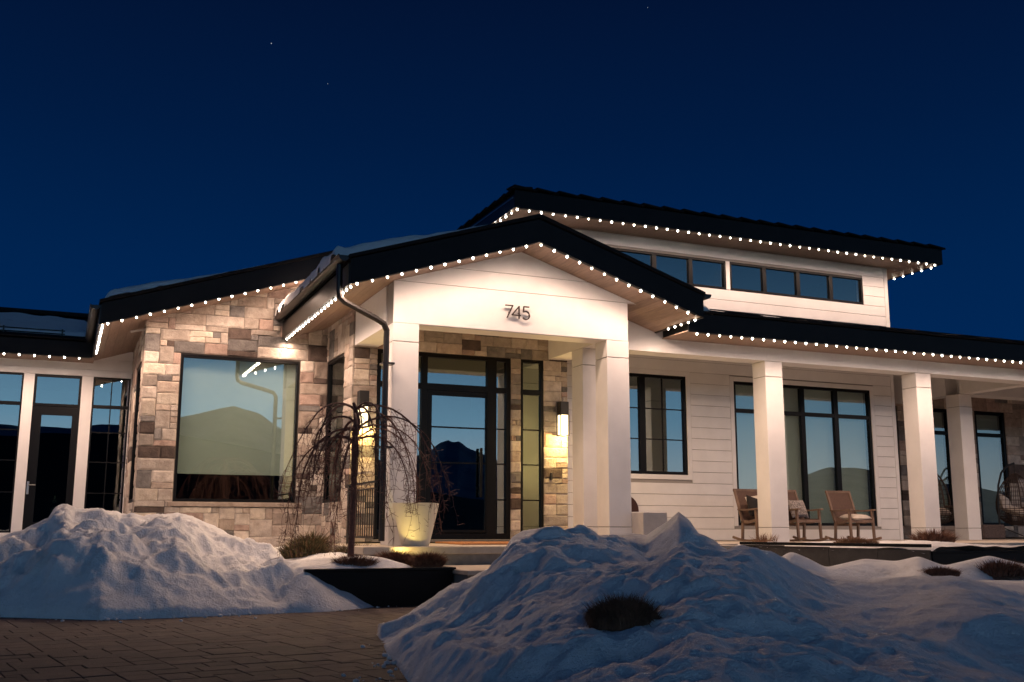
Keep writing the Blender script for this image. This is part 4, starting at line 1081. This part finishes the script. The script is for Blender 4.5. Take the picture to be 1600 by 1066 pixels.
tuft('ornamental_grass', 'flattened rusty grass hanging over the tiled planter edge', 'grass', 11.9, 13.5, -.24, .5, .3, .12, 1300, [DR, DS], 6, w=.007)
tuft('ornamental_grass', 'thin dry grass at the foot of the first porch column', 'grass', 11.0, 14.7, -.24, .30, .15, .22, 160, [DR, DS], 7, w=.004, droop=.2)
tuft('ornamental_grass', 'thin dry grass between the left and middle rocking chairs', 'grass', 12.9, 14.8, -.22, .5, .15, .12, 300, [DR], 8, w=.005)
tuft('shrub', 'low dark shrub poking from the drift at right', 'shrub', 9.85, 9.75, -.55, .30, .22, .12, 2200, [DD], 9)
tuft('shrub', 'dark shrub at the far right behind the near snow', 'shrub', 11.0, 9.9, -.58, .42, .3, .22, 2600, [DD], 10)
GR = [MAT['green'], MAT['dry2'], MAT['green']]
tuft('juniper', 'low green juniper at the wall, left of the tree trunk', 'shrub', 3.45, 15.9, -.45, .40, .35, .30, 1400, GR, 11, w=.008)
tuft('juniper', 'small juniper sprawling right of the tree trunk', 'shrub', 4.15, 15.6, -.47, .38, .30, .26, 1300, GR, 12, w=.008)
tuft('juniper', 'taller juniper against the stone wall behind the tree', 'shrub', 3.75, 16.8, -.45, .35, .30, .42, 1300, GR, 13, w=.008)

# weeping tree
def weeping_tree():
    t = thing('weeping_tree', 'small bare weeping tree with drooping red-brown twigs in the planter', 'tree', (3.62, 13.8, -.5))
    inv = Matrix.Translation((-3.62, -13.8, .5)); R = random.Random(21)
    tx, ty = 3.62, 13.8
    trunk = [(tx-.01, ty, -.52), (tx, ty, -.1), (tx+.01, ty, .5), (tx+.0, ty, 1.1), (tx+.025, ty, 1.45), (tx+.0, ty, 1.58), (tx-.03, ty, 1.68)]
    pp(t, inv, 'trunk', tube(trunk, [.047, .042, .040, .040, .048, .034, .02], 10), 'bark')
    tw = []
    def curve(p, d, L_, n, g, wob):
        pts = [Vector(p)]; d = Vector(d).normalized()
        for i in range(n):
            d = (d+Vector((R.gauss(0, wob), R.gauss(0, wob), -g))).normalized(); pts.append(pts[-1]+d*L_/n)
        return pts
    nl = 22
    for k in range(nl):
        a = 2*math.pi*k/nl+R.uniform(-.2, .2); z = R.choice([1.15, 1.3, 1.42, 1.5, 1.58, 1.6])
        reach = R.uniform(.34, .72)*(1.35 if math.cos(a) > .2 else .9); 
        d = (math.cos(a), math.sin(a)*.9, R.uniform(.5, 1.0)); L_ = R.uniform(1.1, 2.5)*(.8+.2*reach)
        pts = curve((tx, ty, z), d, L_, 16, .15/reach, .06)
        r0 = R.uniform(.012, .021)
        pts = [p for p in pts if p.z > -.42]
        if len(pts) < 4: continue
        pp(t, inv, 'branch', tube(pts, [r0*(1-.86*i/(len(pts)-1)) for i in range(len(pts))], 6), 'bark')
        for i in range(3, len(pts)-1):
            for _ in range(R.choice([1, 1, 2, 2])):
                dd = (pts[i+1]-pts[i]).normalized()+Vector((R.uniform(-.8, .8), R.uniform(-.8, .8), R.uniform(-.3, .5)))
                q = curve(pts[i], dd, R.uniform(.15, .65), 8, .28, .12); q = [p for p in q if p.z > -.40]
                if len(q) < 3: continue
                tw.append(tube(q, [.0042*(1-.6*j/(len(q)-1)) for j in range(len(q))], 3, False))
                for j in range(1, len(q)):
                    if R.random() < .55:
                        s = curve(q[j], (R.uniform(-1, 1), R.uniform(-1, 1), R.uniform(-.6, .6)), R.uniform(.03, .16), 2, .1, .2)
                        tw.append(tube(s, [.0036, .0028, .0016], 3, False))
    o = pp(t, inv, 'twigs', join(*tw), 'twig'); o['kind'] = 'stuff'
weeping_tree()

# spotlight, tall pot, square planter, doormat, railing
sp = thing('garden_spotlight', 'small lit garden spotlight in the planter aimed at the tall pot', 'spotlight', (4.42, 14.35, -.44))
ob('body', tube([(-.10, .02, .07), (.0, .0, .05), (.03, .02, .02)], [.035, .045, .048], 10), MAT['iron'], sp)
ob('stake', tube([(-.05, .02, -.12), (-.05, .02, .05)], .012, 6), MAT['iron'], sp)
ob('lens', tube([(.034, .0, .018), (.042, -.004, .010)], .040, 12), MAT['spotlens'], sp)
ld = bpy.data.lights.new('garden_spot', 'SPOT'); ld.energy = 42; ld.color = (1, .70, .20); ld.spot_size = math.radians(125); ld.spot_blend = .9; ld.shadow_soft_size = .02
l = bpy.data.objects.new('spot_lamp', ld); C.objects.link(l); l.parent = sp; l.location = (.05, .02, .05)
l.rotation_euler = Vector((.46, .52, .30)).to_track_quat('-Z', 'Y').to_euler()
pt = thing('tall_planter', 'tall tapered cream planter glowing beside the left portico column', 'planter', (4.90, 15.0, ZF-.02))
ob('pot', lathe([(.20, 0), (.215, .03), (.345, .60), (.35, .63), (.325, .632), (.31, .58)], 40), MAT['pot'], pt, smooth=False)
ob('soil', lathe([(.305, .55), (.305, .57)], 24), MAT['bark'], pt)
sq = thing('square_planter', 'square pale concrete planter in front of the right portico column', 'planter', (9.12, 15.36, ZF-.02))
ob('box', join(bevbox(-.235, .235, -.235, .235, 0, .535, .01)), MAT['concrete'], sq)
ob('soil', box(-.205, .205, -.205, .205, .5352, .541), MAT['snow'], sq)
ob('doormat', bevbox(6.1, 8.0, 16.9, 17.55, ZF-.019, ZF+.012, .006), MAT['mat'], label='wide rust-brown coir doormat in front of the glass door', category='doormat')
ob('doormat', bevbox(6.0, 8.2, 15.9, 16.6, ZF-.019, ZF+.008, .006), MAT['mat'], label='outer rust-brown mat at the edge of the portico', category='doormat')
rl = thing('iron_railing', 'low black iron railing between stone wall and left portico column', 'railing', (4.55, 16.9, ZF))
ri = Matrix.Translation((-4.55, -16.9, -ZF))
pp(rl, ri, 'rail', box(4.535, 4.565, 15.95, 17.8, .70, .73), 'iron'); pp(rl, ri, 'rail', box(4.535, 4.565, 15.95, 17.8, .60, .62), 'iron'); pp(rl, ri, 'rail', box(4.535, 4.565, 15.95, 17.8, -.17, -.14), 'iron')
for y in (17.55, 17.25): pp(rl, ri, 'post', box(4.53, 4.57, y, y+.10, ZF-.02, .70), 'iron')
for k in range(9): pp(rl, ri, 'baluster', box(4.542, 4.558, 16.0+k*.135, 16.016+k*.135, -.14, .60), 'iron')
ob('wall_ornament', lathe([(.0, -.02), (.29, -.02), (.30, 0), (.29, .02), (.0, .02)], 28), MAT['copper'], label='round dark metal ornament on the siding, partly hidden by the right portico column', category='ornament')
wo = bpy.data.objects['wall_ornament']; wo.location = (10.53, 18.635, .35); wo.rotation_euler = (math.pi/2, 0, 0); wo.scale = (1.06, 1.06, 1)

# ------------------------------------------------------------------ chairs
def rocking_chair(x, y, rz, label):
    t = thing('rocking_chair', label, 'rocking chair', (x, y, ZF+.001), rz, 'rocking chairs on the porch')
    W2 = .29
    for s in (-1, 1):
        X_ = s*W2
        rk = [(X_, .52-1.02*k/12, .012+.16*((k/12-.52)**2)*1.6+.0) for k in range(13)]
        ob('rocker', join(*[bar(rk[i], rk[i+1], .035, .045) for i in range(12)]), MAT['wood'], t)
        ob('leg', join(bar((X_, -.30, .04), (X_, -.27, .62), .045, .045)), MAT['wood'], t)
        ob('leg', join(bar((X_, .20, .04), (X_, .17, .40), .045, .045), bar((X_, .17, .36), (X_, .42, 1.02), .045, .04)), MAT['wood'], t)
        ob('armrest', join(bar((X_, -.36, .635), (X_, -.05, .615), .075, .03), bar((X_, -.05, .615), (X_, .30, .625), .065, .03)), MAT['wood'], t)
        ob('seat_rail', join(bar((X_*.93, -.30, .42), (X_*.93, 0, .375), .03, .055), bar((X_*.93, 0, .375), (X_*.93, .20, .39), .03, .055)), MAT['wood'], t)
    ob('top_rail', bar((-W2-.02, .425, 1.02), (W2+.02, .425, 1.02), .045, .05), MAT['wood'], t)
    ob('stretcher', join(bar((-W2, -.29, .40), (W2, -.29, .40), .03, .06), bar((-W2, .18, .33), (W2, .18, .33), .03, .05)), MAT['wood'], t)
    prof = [(-.30, .445), (-.15, .415), (0, .395), (.15, .40), (.19, .45), (.28, .70), (.41, 1.0)]
    V, F = [], []
    for sx in (-W2+.03, W2-.03):
        for dy in (0, .012):
            V += [(sx, p[0]+dy, p[1]+dy*.3) for p in prof]
    n = len(prof)
    for i in range(n-1):
        F += [(i, i+1, 2*n+i+1, 2*n+i), (n+i, 3*n+i, 3*n+i+1, n+i+1), (i, n+i, n+i+1, i+1), (2*n+i, 2*n+i+1, 3*n+i+1, 3*n+i)]
    F += [(0, 2*n, 3*n, n), (n-1, 2*n-1, 4*n-1, 3*n-1)]
    ob('sling', fixn((V, F)), MAT['sling'], t)
    return t
rocking_chair(12.88, 17.35, .0, 'teak rocking chair half hidden left of the first porch column')
rocking_chair(13.80, 17.30, .05, 'teak rocking chair seen just right of the first porch column')
rocking_chair(15.17, 17.30, -.03, 'teak rocking chair farthest right, with a pale cushion lying on its seat')
def pillow(name, label, mats, loc, rot, sx, sy, sz):
    V, F = [], []; n = 14
    for side in (1, -1):
        for j in range(n+1):
            for i in range(n+1):
                u, v = i/n*2-1, j/n*2-1
                e = (1-u**4)*(1-v**4); pin = 1-.10*(1-abs(u))*abs(v)**3-.0
                V.append((u*sx*(1-.07*(1-u*u)*0-.08*(1-v*v)*0+.0)*(1-.06*(1-v*v)*abs(u)), v*sy*(1-.06*(1-u*u)*abs(v)), side*sz*e**.55))
    m = (n+1)**2
    for s in range(2):
        for j in range(n):
            for i in range(n):
                a = s*m+j*(n+1)+i; q = (a, a+1, a+n+2, a+n+1); F.append(q if s == 0 else q[::-1])
    o = ob(name, mesh(name, V, F, mats, smooth=True), None, label=label, category='cushion'); o.location = loc; o.rotation_euler = rot; return o
pillow('cushion', 'plump pale cushion lying on the rightmost rocking chair', MAT['cream'], (15.17, 17.20, .225), (.06, .0, .1), .27, .22, .075)
pillow('cushion', 'dark cushion with pale edge leaning in the leftmost rocking chair', MAT['black'], (12.78, 17.36, .42), (1.25, 0.2, .25), .22, .22, .07)
pillow('cushion', 'small white cushion behind the dark one in the leftmost rocking chair', MAT['cream'], (12.90, 17.46, .47), (1.25, -.15, .0), .22, .20, .06)
pillow('cushion', 'patterned black and cream cushion on the rocking chair by the column', MAT['plaid'], (13.86, 17.40, .40), (1.15, 0, .1), .23, .2, .07)

def egg_chair(x, y, rz, label):
    t = thing('hanging_egg_chair', label, 'egg chair', (x, y, ZF+.001), rz, 'hanging wicker egg chairs on the porch')
    # stand: ring, spokes, curved pole ending above the basket
    ob('base_ring', tube([(.52*math.cos(a), .52*math.sin(a), .03) for a in [2*math.pi*k/28 for k in range(29)]], .02, 6), MAT['iron'], t)
    ob('stand_pole', tube([(-.50, .25, .03), (-.50, .25, .9), (-.46, .23, 1.35), (-.36, .18, 1.68), (-.18, .09, 1.88), (.0, 0, 1.94)], .026, 8), MAT['iron'], t)
    ob('brace', join(tube([(-.50, .25, .32), (-.18, -.30, .03)], .014, 6), tube([(-.50, .25, .32), (.1, .42, .03)], .014, 6)), MAT['iron'], t)
    ob('hanger', tube([(0, 0, 1.94), (0, 0, 1.68)], .008, 6), MAT['iron'], t)
    prof = [(0.02, .36), (.24, .38), (.40, .48), (.49, .64), (.52, .84), (.49, 1.06), (.41, 1.28), (.27, 1.50), (.12, 1.63), (.03, 1.68)]
    def P(i, a):
        f = i*(len(prof)-1); k = min(int(f), len(prof)-2); u = f-k
        r = prof[k][0]*(1-u)+prof[k+1][0]*u; z = prof[k][1]*(1-u)+prof[k+1][1]*u
        return (r*math.cos(a), r*math.sin(a), z)
    opens = -math.pi/2
    ribs = []
    for k in range(30):
        a = opens+2*math.pi*k/30
        da = abs((a-opens+math.pi) % (2*math.pi)-math.pi)
        top = 1.0 if da > .95 else .42
        ribs.append(tube([P(top*j/12, a) for j in range(13)], .007, 4, False))
    ob('ribs', join(*ribs), MAT['wicker'], t)
    hoops = []
    for j in range(1, 34):
        f = j/34*.98
        full = f < .42; a0 = opens+(0 if full else .95); a1 = opens+2*math.pi-(0 if full else .95)
        if not full and j % 2: continue
        hoops.append(tube([P(f, a0+(a1-a0)*k/22) for k in range(23)], .0085 if full else .0055, 4, False))
    o = ob('weave', join(*hoops), MAT['wicker'], t); o['kind'] = 'stuff'
    ob('rim', join(tube([P(.42+.58*k/12, opens+.95) for k in range(13)], .018, 6), tube([P(.42+.58*k/12, opens-.95) for k in range(13)], .018, 6), tube([P(.42, opens-.95+1.9*k/12) for k in range(13)], .020, 6)), MAT['wicker'], t)
    return t
egg_chair(22.75, 19.75, .25, 'brown wicker hanging egg chair at the right edge of the porch')
egg_chair(19.97, 19.8, .6, 'brown wicker hanging egg chair glimpsed between the last two columns')
pillow('cushion', 'pale seat cushion in the rightmost egg chair', MAT['cream'], (22.71, 19.78, .46), (.35, .1, .2), .34, .32, .10)
pillow('cushion', 'pale back cushion in the rightmost egg chair', MAT['cream'], (22.55, 19.95, .66), (1.2, .3, .3), .26, .22, .09)
pillow('cushion', 'pale cushion in the egg chair between the columns', MAT['cream'], (20.0, 19.8, .46), (.3, 0, .4), .32, .30, .10)
ob('ottoman', bevbox(21.22, 22.0, 19.5, 20.1, ZF, .11, .04), MAT['ottoman'], label='low brown woven ottoman in front of the far window', category='ottoman')

# ------------------------------------------------------------------ dog behind the sunroom door
def dog():
    t = thing('dog', 'black dog with a white blaze sitting behind the sunroom door glass', 'dog', (-.10, 24.25, -.14))
    me = bpy.data.meshes.new('body')
    P = [((0, .16, .14), .13), ((0, .12, .26), .135), ((0, .03, .40), .125), ((0, -.05, .52), .10), ((0, -.08, .62), .085), ((0, -.10, .69), .088), ((0, -.19, .665), .045), ((0, -.235, .655), .034),
         ((-.08, -.07, .38), .06), ((-.085, -.10, .18), .042), ((-.085, -.11, .04), .036), ((-.085, -.16, .02), .032), ((.08, -.07, .38), .06), ((.085, -.10, .18), .042), ((.085, -.11, .04), .036), ((.085, -.16, .02), .032),
         ((-.14, .10, .14), .08), ((-.16, -.02, .06), .045), ((-.16, -.09, .03), .034), ((.14, .10, .14), .08), ((.16, -.02, .06), .045), ((.16, -.09, .03), .034), ((.05, .32, .05), .04), ((.12, .42, .04), .025)]
    E_ = [(0, 1), (1, 2), (2, 3), (3, 4), (4, 5), (5, 6), (6, 7), (2, 8), (8, 9), (9, 10), (10, 11), (2, 12), (12, 13), (13, 14), (14, 15), (0, 16), (16, 17), (17, 18), (0, 19), (19, 20), (20, 21), (0, 22), (22, 23)]
    me.from_pydata([p for p, r in P], E_, []); o = bpy.data.objects.new('body', me); C.objects.link(o); o.parent = t
    me.materials.append(MAT['dogb'])
    s = o.modifiers.new('skin', 'SKIN'); o.modifiers.new('sub', 'SUBSURF').levels = 2; o.modifiers['sub'].render_levels = 2
    for i, (p, r) in enumerate(P): me.skin_vertices[0].data[i].radius = (r, r)
    me.skin_vertices[0].data[0].use_root = True
    def blob(name, c, r, mat):
        n, m_ = 12, 8; V, F = [], []
        for j in range(m_+1):
            ph = -math.pi/2+math.pi*j/m_
            for i in range(n): V.append((c[0]+r[0]*math.cos(ph)*math.cos(2*math.pi*i/n), c[1]+r[1]*math.cos(ph)*math.sin(2*math.pi*i/n), c[2]+r[2]*math.sin(ph)))
        for j in range(m_):
            for i in range(n): F.append((j*n+i, j*n+(i+1) % n, (j+1)*n+(i+1) % n, (j+1)*n+i))
        ob(name, (V, F), MAT[mat], t, smooth=True)
    blob('chest_patch', (0, -.10, .46), (.075, .06, .15), 'dogw'); blob('blaze', (0, -.175, .735), (.018, .025, .06), 'dogw')
    blob('muzzle', (0, -.215, .66), (.042, .05, .032), 'dogw'); blob('nose', (0, -.268, .668), (.018, .014, .014), 'black')
    for s_ in (-1, 1):
        blob('ear', (s_*.095, -.07, .69), (.022, .045, .075), 'dogb'); blob('eye', (s_*.04, -.182, .705), (.01, .008, .01), 'dogt')
        blob('paw', (s_*.085, -.17, .02), (.04, .05, .022), 'dogw')
dog()
# faint stars
for k, (px, py) in enumerate(((424, 68), (512, 131), (1012, 12))):
    d = cf+r2*((px-800)/1620.68)-u2*((py-533)/1620.68); s = 1.9 if k == 0 else 1.05
    g_ = lathe([(.0, -1), (.7, -.7), (1, 0), (.7, .7), (.0, 1)], 8)
    g_ = ([(v[0]*s*.5, v[1]*s*.5, v[2]*s*.5) for v in g_[0]], g_[1])
    ob('star', g_, MAT['star'], loc=d*3000 if False else d*1800, kind='structure')
